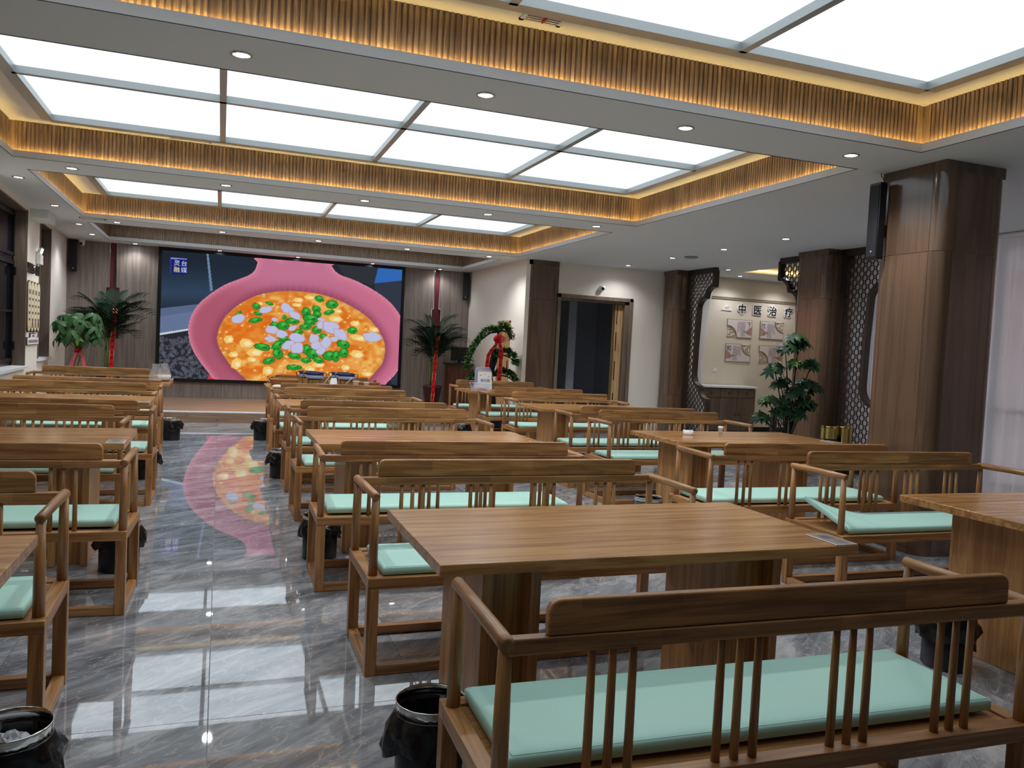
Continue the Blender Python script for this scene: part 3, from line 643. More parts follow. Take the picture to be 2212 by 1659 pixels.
def poster(x0, x1, z0, z1, ch, flip, label):
    w, h = x1-x0, z1-z0; t = thing('wall_plaque', label, 'plaque', ((x0+x1)/2, YS, (z0+z1)/2), 0, 'plaques on the treatment wall')
    fr = MB(); e = 0.009
    # fan cut: corner quadrant carries fretwork (top right when flip, else bottom left)
    sx, sz = (1, 1) if flip else (-1, -1)
    cx, cz = sx*w/2, sz*h/2; R = 0.232
    arc = [(cx-sx*R*math.cos(PI/2*k/14), cz-sz*R*math.sin(PI/2*k/14)) for k in range(15)]
    out = [(-sx*w/2, sz*h/2)] + arc + [(sx*w/2, -sz*h/2), (-sx*w/2, -sz*h/2)]
    if sx*sz*1 > 0 and not flip: pass
    MB().prism(out, -0.014, 0.0).build('backing', M_brownprint, t)
    ins = [(u*(1-2*e/w) - (0 if abs(abs(u)-w/2) < 1e-6 else sx*0.006), v*(1-2*e/h) - (0 if abs(abs(v)-h/2) < 1e-6 else sz*0.006)) for u, v in out]
    MB().prism(ins, -0.016, -0.0142).build('sheet', plain('plaque_sheet', (214, 204, 206), 0.6), t)
    R2 = R-0.020; q = [(cx, cz)] + [(cx-sx*R2*math.cos(PI/2*k/14), cz-sz*R2*math.sin(PI/2*k/14)) for k in range(15)]
    fan = MB().prism(q, -0.004, 0.0).build('fan_backing', M_paper, t)
    fw = MB(); ww = 0.008
    for k in range(14):
        p0 = Vector((cx-sx*(R2-.004)*math.cos(PI/2*k/14), -0.010, cz-sz*(R2-.004)*math.sin(PI/2*k/14))); p1 = Vector((cx-sx*(R2-.004)*math.cos(PI/2*(k+1)/14), -0.010, cz-sz*(R2-.004)*math.sin(PI/2*(k+1)/14)))
        fw.tube([p0, p1], ww*0.7, 4)
    bars = [(0.02, 0, 0.02, 0.19), (0, 0.02, 0.19, 0.02), (0.065, 0.02, 0.065, 0.10), (0.11, 0.06, 0.11, 0.16), (0.155, 0.02, 0.155, 0.10), (0.02, 0.065, 0.10, 0.065), (0.065, 0.11, 0.155, 0.11), (0.02, 0.155, 0.11, 0.155), (0.065, 0.13, 0.065, 0.18), (0.13, 0.04, 0.19, 0.04)]
    for a, b, c, d in bars:
        xa, xb = sorted((cx-sx*a, cx-sx*c)); za, zb = sorted((cz-sz*b, cz-sz*d)); fw.box(xa-ww/2, xb+ww/2, -0.012, -0.004, za-ww/2, zb+ww/2)
    fw.build('fretwork', plain('fret_brown', (176, 142, 104), 0.5), fan)
    s2 = -1 if flip else 1      # side of the large character
    mt = [(s2*(w/2-e), -h/2+0.05), (s2*(w/2-e), 0.05), (s2*(w/2-0.08), 0.01), (s2*(w/2-0.13), -0.035), (s2*(w/2-0.24), -0.055), (s2*(w/2-0.15), -0.075), (s2*(w/2-0.12), -0.11)]
    MB().prism(mt, -0.0168, -0.0160).build('mountain_print', plain('print_mauve', (166, 138, 128), 0.6), t)
    text_obj('character', ch, 0.115, (s2*(w/2-0.075), -0.0175, h/2-0.10), (PI/2, 0, 0), M_ink, t, 0.0004, 0.0)
    tx = MB(); rr = random.Random(ord(ch))
    for k in range(10):
        x = s2*(w/2-0.17)-s2*k*0.019; top = h/2-0.03-rr.random()*0.02; lim = -h/2+0.03 if k < 6 else -0.02-0.02*(k-6)
        zz = top
        while zz > lim:
            if rr.random() > 0.08 and not (sx*x > w/2-R-0.01 and sz*zz > h/2-R-0.01 and (x-cx)**2+(zz-cz)**2 < (R+.012)**2): tx.box(x-0.0042, x+0.0042, -0.0178, -0.0172, zz-0.008, zz)
            zz -= 0.0135
    tx.build('text_columns', plain('print_grey', (98, 88, 92), 0.7), t)
    MB().prism([(s2*(w/2-0.09)+0.012*math.cos(2*PI*k/10), -h/2+0.11+0.016*math.sin(2*PI*k/10)) for k in range(10)], -0.0185, -0.016).build('seal', plain('seal_red', (150, 40, 44), 0.6), t)
poster(9.334, 9.922, 1.89, 2.25, '下', False, 'upper framed plaque under the first sign character, fretwork fan in its bottom corner')
poster(10.117, 10.69, 1.895, 2.252, '吐', True, 'upper framed plaque under the third sign character, fretwork fan in its top corner')
poster(9.334, 9.918, 1.409, 1.767, '和', True, 'lower framed plaque above the white socket, fretwork fan in its top corner')
poster(10.124, 10.698, 1.413, 1.766, '清', False, 'lower framed plaque behind the potted schefflera, fretwork fan in its bottom corner')

# ---------------------------------------------------------------- window wall with sheer curtain
ww = bpy.data.objects.new('wall_window_side', None); COL.objects.link(ww); struct(ww)
MB().box(XW+0.12, XW+0.3, 8.7, 9.15, 0, HC).build('wall_face', M_beige, ww); MB().box(XW+0.12, XW+0.3, YB, 0.2, 0, HC).build('wall_face', M_beige, ww)
MB().box(XW+0.12, XW+0.3, 0.2, 8.7, 0, 0.10).build('wall_face', M_beige, ww); MB().box(XW+0.12, XW+0.3, 0.2, 8.7, 2.97, HC).build('wall_face', M_beige, ww)
w5 = bpy.data.objects.new('window_5', None); COL.objects.link(w5); struct(w5)
fr = MB()
for y in (0.23, 1.9, 3.6, 5.3, 7.0, 8.67): fr.box(XW+0.18, XW+0.24, y-0.03, y+0.03, 0.10, 2.97)
for z in (0.13, 1.0, 2.94): fr.box(XW+0.18, XW+0.24, 0.2, 8.7, z-0.03, z+0.03)
fr.build('window_frame', M_blackmetal, w5)
for y0, y1 in zip((0.23, 1.9, 3.6, 5.3, 7.0), (1.9, 3.6, 5.3, 7.0, 8.67)): MB().box(XW+0.205, XW+0.213, y0+.03, y1-.03, 0.16, 2.91).build('pane', M_glass, w5)
curtain('sheer_curtain', 'white sheer curtain hanging behind the ring lattice screen', (8.245, 7.0), (8.245, 8.90), 0.06, 3.0, None, 18, 0.03)
curtain('sheer_curtain', 'white sheer curtain hanging at the window beyond the free-standing column', (XW-0.12, 0.3), (XW-0.12, 7.1), 0.06, 3.0, None, 34, 0.045)
MB().box(XW-0.15, XW-0.09, 0.2, 9.0, 3.012, 3.035).build('curtain_track', M_white, tag(thing('curtain_rail', 'white curtain rail along the window wall', 'curtain rail'), None))
nb = thing('brick_building', 'pale reddish building outside the curtained window', 'building', (13.6, 4.5, 0))
MB().box(0, 3, -9, 4.2, -0.1, 5.2).build('wall', plain('render_red', (176, 128, 112), 0.8), nb); MB().box(-0.3, 3.3, -9.2, 4.4, 5.2, 5.5).build('roof', plain('roof_grey', (110, 108, 110), 0.7), nb)
og = struct(MB().box(8.85, 40, -20, 9.0, -0.12, -0.1).build('floor_outside', plain('paving', (150, 148, 144), 0.9)))

# ---------------------------------------------------------------- benches
LB, DB, OB, ZS, ZP0, ZP1, LP = 1.665, 0.534, 0.034, 0.430, 0.788, 0.874, 1.423
def cushion_mesh(curl=False):
    nx, ny = 48, 14; hx, y0, y1, h = 0.765, 0.06, 0.472, 0.046; r = 0.016
    bm = bmesh.new()
    def prof(t):      # rounded side profile for the four edges
        return t
    top = []; 
    xs = [-hx, -hx+.006, -hx+.02]+[-hx+.02+(2*hx-.04)*i/nx for i in range(1, nx)]+[hx-.02, hx-.006, hx]
    ys = [y0, y0+.006, y0+.02]+[y0+.02+(y1-y0-.04)*i/ny for i in range(1, ny)]+[y1-.02, y1-.006, y1]
    def hgt(d): return 0.0 if d <= 0 else (0.008*min(1.0, d/0.02))
    def lift(x, y):
        if not curl: return 0.0
        d = max(0.0, (x-0.28)/(hx-0.28)); dy = max(0.0, 1-(y-y0)/(y1-y0))
        return 0.125*d**1.7*dy**0.9
    g = {}
    for lvl in (0, 1):
        for i, x in enumerate(xs):
            for j, y in enumerate(ys):
                d = min(hx-abs(x), y-y0, y1-y); e = 0.0 if d >= 0.02 else (0.02-d)/0.02
                z = (h-0.004-0.010*e*e+0.004*math.sin(PI*(y-y0)/(y1-y0))) if lvl else 0.006*e*e
                g[lvl, i, j] = bm.verts.new((x, y, ZS+0.001+z+lift(x, y)))
    I, J = len(xs), len(ys)
    for i in range(I-1):
        for j in range(J-1):
            bm.faces.new((g[1, i, j], g[1, i+1, j], g[1, i+1, j+1], g[1, i, j+1])); bm.faces.new((g[0, i, j], g[0, i, j+1], g[0, i+1, j+1], g[0, i+1, j]))
    for i in range(I-1):
        bm.faces.new((g[0, i, 0], g[0, i+1, 0], g[1, i+1, 0], g[1, i, 0])); bm.faces.new((g[0, i, J-1], g[1, i, J-1], g[1, i+1, J-1], g[0, i+1, J-1]))
    for j in range(J-1):
        bm.faces.new((g[0, 0, j], g[1, 0, j], g[1, 0, j+1], g[0, 0, j+1])); bm.faces.new((g[0, I-1, j], g[0, I-1, j+1], g[1, I-1, j+1], g[1, I-1, j]))
    me = bpy.data.meshes.new('cushion'); bmesh.ops.recalc_face_normals(bm, faces=bm.faces); bm.to_mesh(me); bm.free(); me.materials.append(M_mint)
    me.polygons.foreach_set('use_smooth', [True]*len(me.polygons)); 
    return me
def panel_profile():
    h, r = LP/2, 0.032
    P = [(-h, ZP0), (h, ZP0)] + [(h-r+r*math.cos(PI/2*k/6), ZP1-r+r*math.sin(PI/2*k/6)) for k in range(7)] + [(-h+r-r*math.sin(PI/2*k/6), ZP1-r+r*math.cos(PI/2*k/6)) for k in range(7)]
    return P
def bevelled(mb, off, seg=2):
    me = mb.mesh('tmp', None); bm = bmesh.new(); bm.from_mesh(me); bmesh.ops.recalc_face_normals(bm, faces=bm.faces)
    ed = [e for e in bm.edges if len(e.link_faces) == 2 and e.calc_face_angle() > 0.9]
    nb = bmesh.ops.bevel(bm, geom=ed, offset=off, segments=seg, profile=0.5, affect='EDGES')
    sm = set(nb['faces']); out = MB(); bm.verts.index_update(); out.v = [v.co[:] for v in bm.verts]
    for f in bm.faces: out.f.append(tuple(v.index for v in f.verts)); out.sm.append(f in sm)
    bm.free(); bpy.data.meshes.remove(me); return out
CUSH = cushion_mesh(); CUSH2 = cushion_mesh(True)
def make_bench():
    t = thing('bench', 'x', 'bench'); h = LB/2; ya, yb = -OB, DB-OB; s = 0.05
    fr = MB()
    for q in ((-h, h, ya, ya+s), (-h, h, yb-s, yb)): MB().rbox(*q, ZS-0.048, ZS, 0.003).build('seat_rail', M_bx, t)
    for q in ((-h, -h+s, ya+s, yb-s), (h-s, h, ya+s, yb-s)): MB().rbox(*q, ZS-0.048, ZS, 0.003).build('seat_rail', M_by, t)
    MB().box(-h+s-.002, h-s+.002, ya+s-.002, yb-s+.002, ZS-0.022, ZS-0.008).build('seat_board', M_bx, t)
    for x in (-h, h-s):
        for y in (ya, yb-s): MB().rbox(x, x+s, y, y+s, 0.001, ZS-0.048, 0.003).build('leg', M_bz, t)
    for y in (ya, yb-s): MB().rbox(-h+s, h-s, y+.003, y+s-.003, 0.002, 0.044, 0.003).build('base_rail', M_bx, t)
    for x in (-h, h-s): MB().rbox(x+.003, x+s-.003, ya+s, yb-s, 0.002, 0.044, 0.003).build('base_rail', M_by, t)
    xp, yf = 0.811, yb-0.055
    for x in (-xp, xp):
        MB().tube([(x, 0.0, ZS-.004), (x, 0.0, 0.60), (x, 0.0, 0.765)], [0.0205, 0.020, 0.0165], 12).build('post', M_bz, t)
        MB().tube([(x*0.992, yf, ZS-.004), (x*0.992, yf, 0.60), (x*0.992, yf-.004, 0.768)], [0.0205, 0.0195, 0.0155], 12).build('post', M_bz, t)
        MB().tube([(x, -0.0215, 0.775), (x, -0.019, 0.776), (x, 0.01, 0.777), (x*0.996, 0.24, 0.779), (x*0.992, yf+.012, 0.778), (x*0.992, yf+.0165, 0.777)], [0.012, 0.0195, 0.0205, 0.019, 0.0185, 0.011], 14).build('arm', M_by, t)
    MB().rbox(-xp, xp, -0.0185, 0.0185, 0.748, ZP0, 0.006).build('back_rail', M_bb, t)
    bevelled(MB().prism(panel_profile(), -0.0135, 0.0135), 0.006).build('back_panel', M_bb, t)
    for c in (-0.536, -0.177, 0.177, 0.536):
        for k in (-0.055, 0, 0.055): MB().tube([(c+k, 0.0, ZS-.004), (c+k, 0.0, 0.60), (c+k, 0.0, 0.752)], [0.0118, 0.0112, 0.0095], 10).build('spindle', M_bz, t)
    cu = put('cushion', CUSH, t); cu['label'] = 'mint green leatherette cushion'
    pz, e = ZS+0.0385, 0.009; cor = [(-0.765+e, 0.06+e, pz), (0.765-e, 0.06+e, pz), (0.765-e, 0.472-e, pz), (-0.765+e, 0.472-e, pz), (-0.765+e, 0.06+e, pz)]
    MB().tube([tuple(Vector(a).lerp(Vector(b), q/6)) for a, b in zip(cor, cor[1:]) for q in range(6)]+[cor[-1]], 0.0022, 5).build('piping', M_mint, cu)
    return t
bench0 = make_bench(); b_used = [False]
ROWN = {'A': 'window row', 'B': 'middle row', 'C': 'column row'}
FROMST = {1: 'fourth', 2: 'third', 3: 'second', 4: 'first'}
BENCH = {'B1': (1.445, 1.664, -0.027), 'B2': (1.460, 3.880, 0.001), 'B3': (1.381, 4.626, -0.015), 'B4': (1.419, 6.953, 0.005), 'B5': (1.435, 7.705, 0.002), 'B6': (1.425, 9.579, 0), 'B7': (1.438, 10.429, 0), 'B8': (1.511, 12.704, 0),
         'A2': (-1.379, 3.577, 0.014), 'A3': (-1.247, 4.464, -0.031), 'A4': (-1.448, 6.669, 0), 'A5': (-1.333, 7.214, 0), 'A6': (-1.455, 9.52, 0), 'A7': (-1.473, 10.351, 0), 'A8': (-1.687, 13.10, -0.002),
         'C2': (4.36, 4.219, -0.016), 'C3': (4.008, 4.638, -0.018), 'C4': (4.342, 7.283, -0.002), 'C5': (4.359, 7.758, 0), 'C6': (4.417, 10.063, 0), 'C7': (4.515, 11.09, 0.001), 'C8': (4.504, 13.10, 0)}
for k, (x, y, a) in BENCH.items():
    t = bench0 if not b_used[0] else copy_tree(bench0); b_used[0] = True
    n = int(k[1]); away = n % 2 == 1
    t.location = (x, y, 0); t.rotation_euler = (0, 0, a + (0 if away else PI))
    side = 'facing the stage' if away else 'backing onto the stage'
    lab = 'mint-cushioned wooden bench %s, %s table from stage, %s' % (side, FROMST[(n+1)//2], ROWN[k[0]])
    if k == 'C2':
        lab = 'wooden bench whose mint cushion curls up at one end'
        for ch in t.children:
            if ch.name.startswith('cushion'): ch.data = CUSH2; [bpy.data.objects.remove(g) for g in list(ch.children)]; ch['label'] = 'mint green cushion curling up at one end'
    tag(t, lab, 'bench', 'mint-cushioned benches')

# ---------------------------------------------------------------- tables
LT, WT, ZTB = 1.635, 0.832, 0.773
def make_table():
    t = thing('dining_table', 'x', 'table')
    MB().rbox(-LT/2, LT/2, -WT/2, WT/2, ZTB-0.038, ZTB, 0.0035).build('table_top', M_tx, t)
    for s in (-1, 1):
        xo = s*0.615
        p = MB().rbox(min(xo, xo-s*.04), max(xo, xo-s*.04), -0.235, 0.255, 0.001, ZTB-0.038, 0.003).build('pedestal_slab', M_tz, t)
        xi = s*0.40
        MB().rbox(min(xi, xi+s*.04), max(xi, xi+s*.04), -0.235, 0.255, 0.001, ZTB-0.038, 0.003).build('pedestal_slab', M_tz, t)
        a, b = sorted((xi+s*.04, xo-s*.04)); MB().box(a-.001, b+.001, -0.17, 0.19, 0.002, ZTB-0.039).build('pedestal_web', M_tz, t)
    MB().box(-0.40, 0.40, -0.03, 0.03, ZTB-0.10, ZTB-0.039).build('stretcher', M_tz, t)
    return t
TABLE = {'B1': (1.474, 2.763, 0), 'B2': (1.435, 5.679, 0.006), 'B3': (1.408, 8.635, -0.004), 'B4': (1.42, 11.58, 0), 'A1': (-1.352, 2.501, 0), 'A2': (-1.335, 5.601, 0.005), 'A3': (-1.426, 8.58, -0.006), 'A4': (-1.42, 11.72, 0),
         'C1': (4.265, 2.857, 0), 'C2': (4.288, 5.906, 0.002), 'C3': (4.351, 8.951, -0.002), 'C4': (4.399, 12.02, 0.002)}
TEXTRA = {'B4': 'oak table crowded with hotpots and baskets in the middle row', 'C4': 'oak table carrying a plastic box and a small standing calendar', 'A4': 'oak table carrying two glass jars in the window row', 'C2': 'oak table carrying a white ashtray and a toothpick jar'}
table0 = make_table(); first = True
for k, (x, y, a) in TABLE.items():
    t = table0 if first else copy_tree(table0); first = False
    t.location = (x, y, 0); t.rotation_euler = (0, 0, a)
    tag(t, TEXTRA.get(k, 'heavy oak table on two pedestals, %s from the stage in the %s' % (FROMST[int(k[1])], ROWN[k[0]])), 'table', 'oak dining tables')
# printed cards at table corners
card_me = MB().rbox(-0.085, 0.085, -0.05, 0.05, 0, 0.004, 0.0015).mesh('card', plain('card_acrylic', (214, 206, 200), 0.15))
prn = MB().box(-0.078, 0.078, -0.043, 0.043, 0.004, 0.0044).mesh('print', plain('card_print', (158, 146, 136), 0.25))
blk = MB(); blk.box(0.005, 0.055, -0.022, 0.022, 0.0044, 0.0048); blk.box(-0.065, -0.03, -0.02, -0.012, 0.0044, 0.0048); blk.box(-0.065, -0.02, 0.0, 0.006, 0.0044, 0.0048); blk_me = blk.mesh('emblem', plain('card_ink', (86, 84, 88), 0.4))
for tk, sx, sy in (('B1', 1, -1), ('B2', 1, -1), ('A2', 1, -1), ('A3', 1, -1), ('C2', 1, -1), ('C3', 1, -1)):
    x, y, a = TABLE[tk]; ca = thing('table_card', 'small printed acrylic card on the %s table from stage, %s' % (FROMST[int(tk[1])], ROWN[tk[0]]), 'card', (x+sx*(LT/2-0.052), y+sy*(WT/2-0.09), ZTB+0.0005), PI/2+a, 'printed table cards')
    put('card', card_me, ca); put('print', prn, ca); put('emblem', blk_me, ca)

# ---------------------------------------------------------------- waste bins
def bag_mesh(seed):
    rr = random.Random(seed); n, prof = 48, []
    m = MB(); rings = []
    # inner liner up to the rim, over it, and the crumpled skirt outside
    P = [(0.02, 0.16, 0), (0.095, 0.17, .004), (0.105, 0.22, .006), (0.112, 0.262, .006), (0.113, 0.276, .004), (0.1185, 0.281, .002), (0.1235, 0.274, .002), (0.126, 0.255, .004), (0.130, 0.235, .010), (0.134, 0.205, .016), (0.137, 0.175, .022), (0.133, 0.150, .022)]
    ph = [rr.random()*6.28 for _ in range(8)]
    vs = []
    for i, (r, z, a) in enumerate(P):
        for k in range(n):
            q = 2*PI*k/n
            w = math.sin(7*q+ph[0]+z*30)*0.5+math.sin(13*q+ph[1]-z*50)*0.4+math.sin(21*q+ph[2])*0.35
            rr2 = r+a*w*0.8+(0.022*max(0.0, math.cos(q-0.3))**3*min(1, max(0, i-6)/2)); zz = z+(0.014*math.sin(3*q+ph[3])+0.010*math.sin(5*q+ph[4])+0.02*max(0, math.sin(2*q+ph[5])) if i >= 9 else 0)
            vs.append((rr2*math.cos(q), rr2*math.sin(q), zz))
    m.add(vs, [(i*n+k, i*n+(k+1) % n, (i+1)*n+(k+1) % n, (i+1)*n+k) for i in range(len(P)-1) for k in range(n)], True)
    m.add([(0, 0, 0.158)]+vs[:n], [(0, 1+(k+1) % n, 1+k) for k in range(n)], True)
    return m.mesh('liner_bag', M_bag)
BAGS = [bag_mesh(s) for s in (3, 8, 21)]
body_me = MB().lathe([(0.001, 0.001), (0.108, 0.001), (0.112, 0.006), (0.1135, 0.25), (0.111, 0.25), (0.105, 0.012), (0.001, 0.012)], 32).mesh('body', M_black)
rim_me = MB().lathe([(0.1145, 0.236), (0.1165, 0.236), (0.1165, 0.278), (0.1185, 0.283), (0.1165, 0.287), (0.1125, 0.283), (0.1125, 0.236), (0.1145, 0.236)], 32).mesh('rim', M_chrome)
def bin_at(x, y, rz, label, bag, liner_drop=0.0, extra=None):
    t = thing('waste_bin', label, 'bin', (x, y, 0), rz, 'black waste bins')
    put('body', body_me, t); put('rim', rim_me, t); o = put('liner_bag', BAGS[bag], t); o.location = (0, 0, -liner_drop); o.scale = (0.97, 0.97, 1) if liner_drop else (1, 1, 1)
    return t
BINS = [(0.690, 2.500, 3.0, 'black waste bin with drooping bag, fourth table from stage in the middle row'), (-0.545, 2.62, 0.4, 'black waste bin holding crumpled bubble wrap'),
        (0.662, 5.36, -2.6, 'black waste bin, third table from stage in the middle row'), (0.628, 8.52, 3.0, 'black waste bin, second table from stage in the middle row'), (0.585, 11.66, 2.6, 'black waste bin, first table from stage in the middle row'),
        (-0.535, 5.28, 0.3, 'black waste bin, third table from stage in the window row'), (-0.66, 8.54, 0, 'black waste bin, second table from stage in the window row'), (-0.585, 11.58, 0.2, 'black waste bin, first table from stage in the window row'),
        (3.50, 11.62, 3.1, 'black waste bin, first table from stage in the column row'), (3.36, 5.75, 3.0, 'black waste bin, third table from stage in the column row'), (3.405, 2.88, 2.8, 'black waste bin, fourth table from stage in the column row')]
for k, (x, y, rz, lab) in enumerate(BINS): bin_at(x, y, rz, lab, k % 3, 0.028 if k in (0, 1, 9) else 0.012)
# crumpled bubble wrap in one bin
m = MB(); rr = random.Random(4); n = 20
vs = [( (0.088*k/12)*math.cos(2*PI*j/n)*(1+.1*rr.random()), (0.088*k/12)*math.sin(2*PI*j/n)*(1+.1*rr.random()), 0.05*(1-(k/12)**2)+0.022*rr.random()) for k in range(13) for j in range(n)]
m.add(vs, [(k*n+j, k*n+(j+1) % n, (k+1)*n+(j+1) % n, (k+1)*n+j) for k in range(12) for j in range(n)], False)
o = m.build('bubble_wrap', plain('bubble_wrap', (214, 218, 224), 0.3, bump=0.6, bscale=160), None); o.location = (-0.545, 2.62, 0.19); tag(o, 'crumpled white bubble wrap inside a black bin', 'packaging')

# ---------------------------------------------------------------- led screen
def draw_screen():
    """procedural picture on the screen, painted per grid vertex in a 2187x1659 working frame"""
    NU, NV = 440, 244
    TL, TR, BL, BR = np.array((120., 150.)), np.array((2070., 315.)), np.array((103., 1205.)), np.array((2045., 1250.))
    # projective map of the unit square onto the working frame
    A = []; B = []
    for (u, v), (x, y) in (((0, 0), TL), ((1, 0), TR), ((0, 1), BL), ((1, 1), BR)):
        A += [[u, v, 1, 0, 0, 0, -u*x, -v*x], [0, 0, 0, u, v, 1, -u*y, -v*y]]; B += [x, y]
    hm = np.linalg.solve(np.array(A), np.array(B)); hm = np.append(hm, 1).reshape(3, 3)
    U, V = np.meshgrid(np.linspace(0, 1, NU+1), np.linspace(0, 1, NV+1))
    q = np.stack([U, V, np.ones_like(U)], -1) @ hm.T; X = q[..., 0]/q[..., 2]; Y = q[..., 1]/q[..., 2]
    img = np.zeros(X.shape+(3,))
    def sm(a, b, t): t = np.clip((t-a)/(b-a), 0, 1); return t*t*(3-2*t)
    def inpoly(P, X=X, Y=Y):
        r = np.zeros(X.shape, bool); n = len(P)
        for i in range(n):
            x1, y1 = P[i]; x2, y2 = P[(i+1) % n]
            if y1 == y2: continue
            c = ((Y < y1) != (Y < y2)) & (X < (x2-x1)*(Y-y1)/(y2-y1)+x1); r ^= c
        return r
    def paint(mask, col, a=1.0):
        a = (mask*a)[..., None] if not np.isscalar(mask) else a
        img[:] = img*(1-a)+np.array(col, float)*a
    def spline(P, k=6):
        P = np.array(P, float); n = len(P); out = []
        for i in range(n):
            p0, p1, p2, p3 = P[i-1], P[i], P[(i+1) % n], P[(i+2) % n]
            for t in np.linspace(0, 1, k, endpoint=False): out.append(0.5*((2*p1)+(-p0+p2)*t+(2*p0-5*p1+4*p2-p3)*t*t+(-p0+3*p1-3*p2+p3)*t**3))
        return out
    def noise(sx, sy, seed):
        r = np.random.default_rng(seed); g = r.random((int(1700/sy)+4, int(2300/sx)+4)); fx, fy = X/sx, Y/sy; ix, iy = fx.astype(int), fy.astype(int); tx, ty = fx-ix, fy-iy; tx = tx*tx*(3-2*tx); ty = ty*ty*(3-2*ty)
        return g[iy, ix]*(1-tx)*(1-ty)+g[iy, ix+1]*tx*(1-ty)+g[iy+1, ix]*(1-tx)*ty+g[iy+1, ix+1]*tx*ty
    # background
    paint(np.ones_like(X), (34, 42, 54)); g1 = sm(200, 560, Y)*(X < 1000); paint(g1, (58, 84, 112), 0.75)
    paint(sm(480, 640, Y)*(Y < 640)*(X < 700), (40, 46, 56), 0.8)
    l1 = inpoly([(484, 175), (500, 175), (540, 480), (520, 490)]); paint(l1, (110, 138, 170)); paint(inpoly([(505, 175), (900, 215), (860, 340), (545, 480)]), (36, 46, 60), 0.6)
    paint(inpoly([(110, 632), (420, 596), (420, 800), (105, 850)]), (92, 108, 142)); paint(inpoly([(110, 700), (420, 650), (420, 800), (105, 850)]), (112, 128, 164), 0.6)
    paint(inpoly([(103, 838), (420, 786), (420, 800), (103, 854)]), (206, 220, 232))
    low = inpoly([(95, 856), (430, 800), (700, 1000), (800, 1260), (95, 1260)]); paint(low, (44, 44, 52))
    r = np.random.default_rng(5)
    for _ in range(420):
        x, y = 100+r.random()*560, 870+r.random()*370; s = 9+r.random()*7; d = np.hypot((X-x)/1.0, (Y-y)*1.2)
        paint(low & (d < s) & (d > s*0.45), (96, 98, 112), 0.8)
    right = inpoly([(1500, 250), (2090, 310), (2080, 900), (1900, 700), (1600, 400)]); paint(right, (40, 44, 54)); paint(inpoly([(1540, 260), (1880, 290), (1840, 440), (1620, 380)]), (50, 54, 60))
    paint(inpoly([(1880, 290), (2090, 310), (2080, 400), (1848, 424)]), (52, 108, 186)); paint(inpoly([(1848, 424), (2080, 400), (2080, 1300), (2000, 1240)]), (58, 64, 82), 0.7)
    # bowl
    bowl = spline([(920, 212), (905, 255), (880, 320), (830, 360), (740, 396), (640, 436), (540, 498), (460, 560), (400, 630), (360, 710), (343, 800), (355, 900), (392, 990), (450, 1080), (510, 1155), (570, 1225), (700, 1300), (1300, 1400), (1880, 1300), (1960, 1235), (2050, 1130), (2110, 980), (2110, 800), (2062, 690), (1990, 592), (1900, 515), (1790, 448), (1690, 398), (1590, 362), (1540, 330), (1505, 285), (1480, 255)])
    soup = spline([(583, 880), (596, 800), (640, 710), (710, 635), (800, 572), (900, 525), (1020, 498), (1150, 487), (1300, 495), (1450, 522), (1590, 572), (1715, 640), (1815, 715), (1890, 810), (1935, 900), (1942, 985), (1922, 1070), (1880, 1130), (1820, 1200), (1740, 1270), (1300, 1330), (900, 1260), (800, 1190), (700, 1100), (635, 1015), (598, 945)])
    bm_, sm_ = inpoly(bowl), inpoly(soup)
    dB = np.full(X.shape, 1e9); dS = dB.copy()
    for p in bowl[::2]: dB = np.minimum(dB, np.hypot(X-p[0], Y-p[1]))
    for p in soup[::2]: dS = np.minimum(dS, np.hypot(X-p[0], Y-p[1]))
    paint(bm_, (192, 108, 138)); paint(bm_*sm(1150, 500, X), (172, 84, 104), 0.7); paint(bm_*sm(1300, 1900, X), (214, 118, 150), 0.6)
    paint(bm_*sm(560, 320, Y), (206, 128, 160), 0.6); paint(bm_*np.exp(-(dB/34)**2), (224, 134, 158), 0.8); paint(bm_*np.exp(-(dS/46)**2), (146, 68, 92), 0.75)
    paint(bm_*np.exp(-(dB/10)**2), (232, 160, 182), 0.5)
    paint(inpoly([(505, 1215), (540, 1160), (640, 1215)]) & ~bm_, (220, 60, 80))
    # soup
    n1 = noise(90, 60, 1)*0.55+noise(38, 26, 2)*0.45
    base = np.array((226, 124, 40))*(1-n1[..., None])+np.array((246, 178, 84))*n1[..., None]
    img[:] = np.where(sm_[..., None], base, img); paint(sm_*sm(0.52, 0.66, n1), (248, 206, 118), 0.55); paint(sm_*sm(0.5, 0.3, n1), (224, 98, 24), 0.5)
    paint(sm_*np.exp(-(dS/30)**2), (206, 150, 70), 0.5); paint(sm_*np.exp(-((X-1300)/300)**2-((Y-850)/150)**2), (186, 96, 30), 0.45)
    paint(sm_*np.exp(-((X-880)/220)**2-((Y-800)/130)**2), (228, 104, 20), 0.55); paint(sm_*np.exp(-((X-1540)/200)**2-((Y-1130)/90)**2), (224, 92, 24), 0.5)
    for _ in range(260):
        x, y = 600+r.random()*1330, 500+r.random()*740; s = 5+r.random()*15; d = np.hypot((X-x), (Y-y)*1.4); paint(sm_*sm(s, s*0.4, d), (252, 220, 140), 0.75)
    def blob(cx, cy, w, h, ang, col, seed, edge=None, nn=9, jag=0.22):
        rr = np.random.default_rng(seed); P = []
        for k in range(nn):
            a = 2*PI*k/nn; s = 1-jag/2+jag*rr.random(); x, y = w*math.cos(a)*s, h*math.sin(a)*s; c, si = math.cos(ang), math.sin(ang); P.append((cx+c*x-si*y, cy+si*x+c*y))
        m = inpoly(P)
        if edge is not None:
            big = inpoly([(cx+(x-cx)*1.12, cy+(y-cy)*1.12) for x, y in P]); paint(big, edge)
        paint(m, col); return m
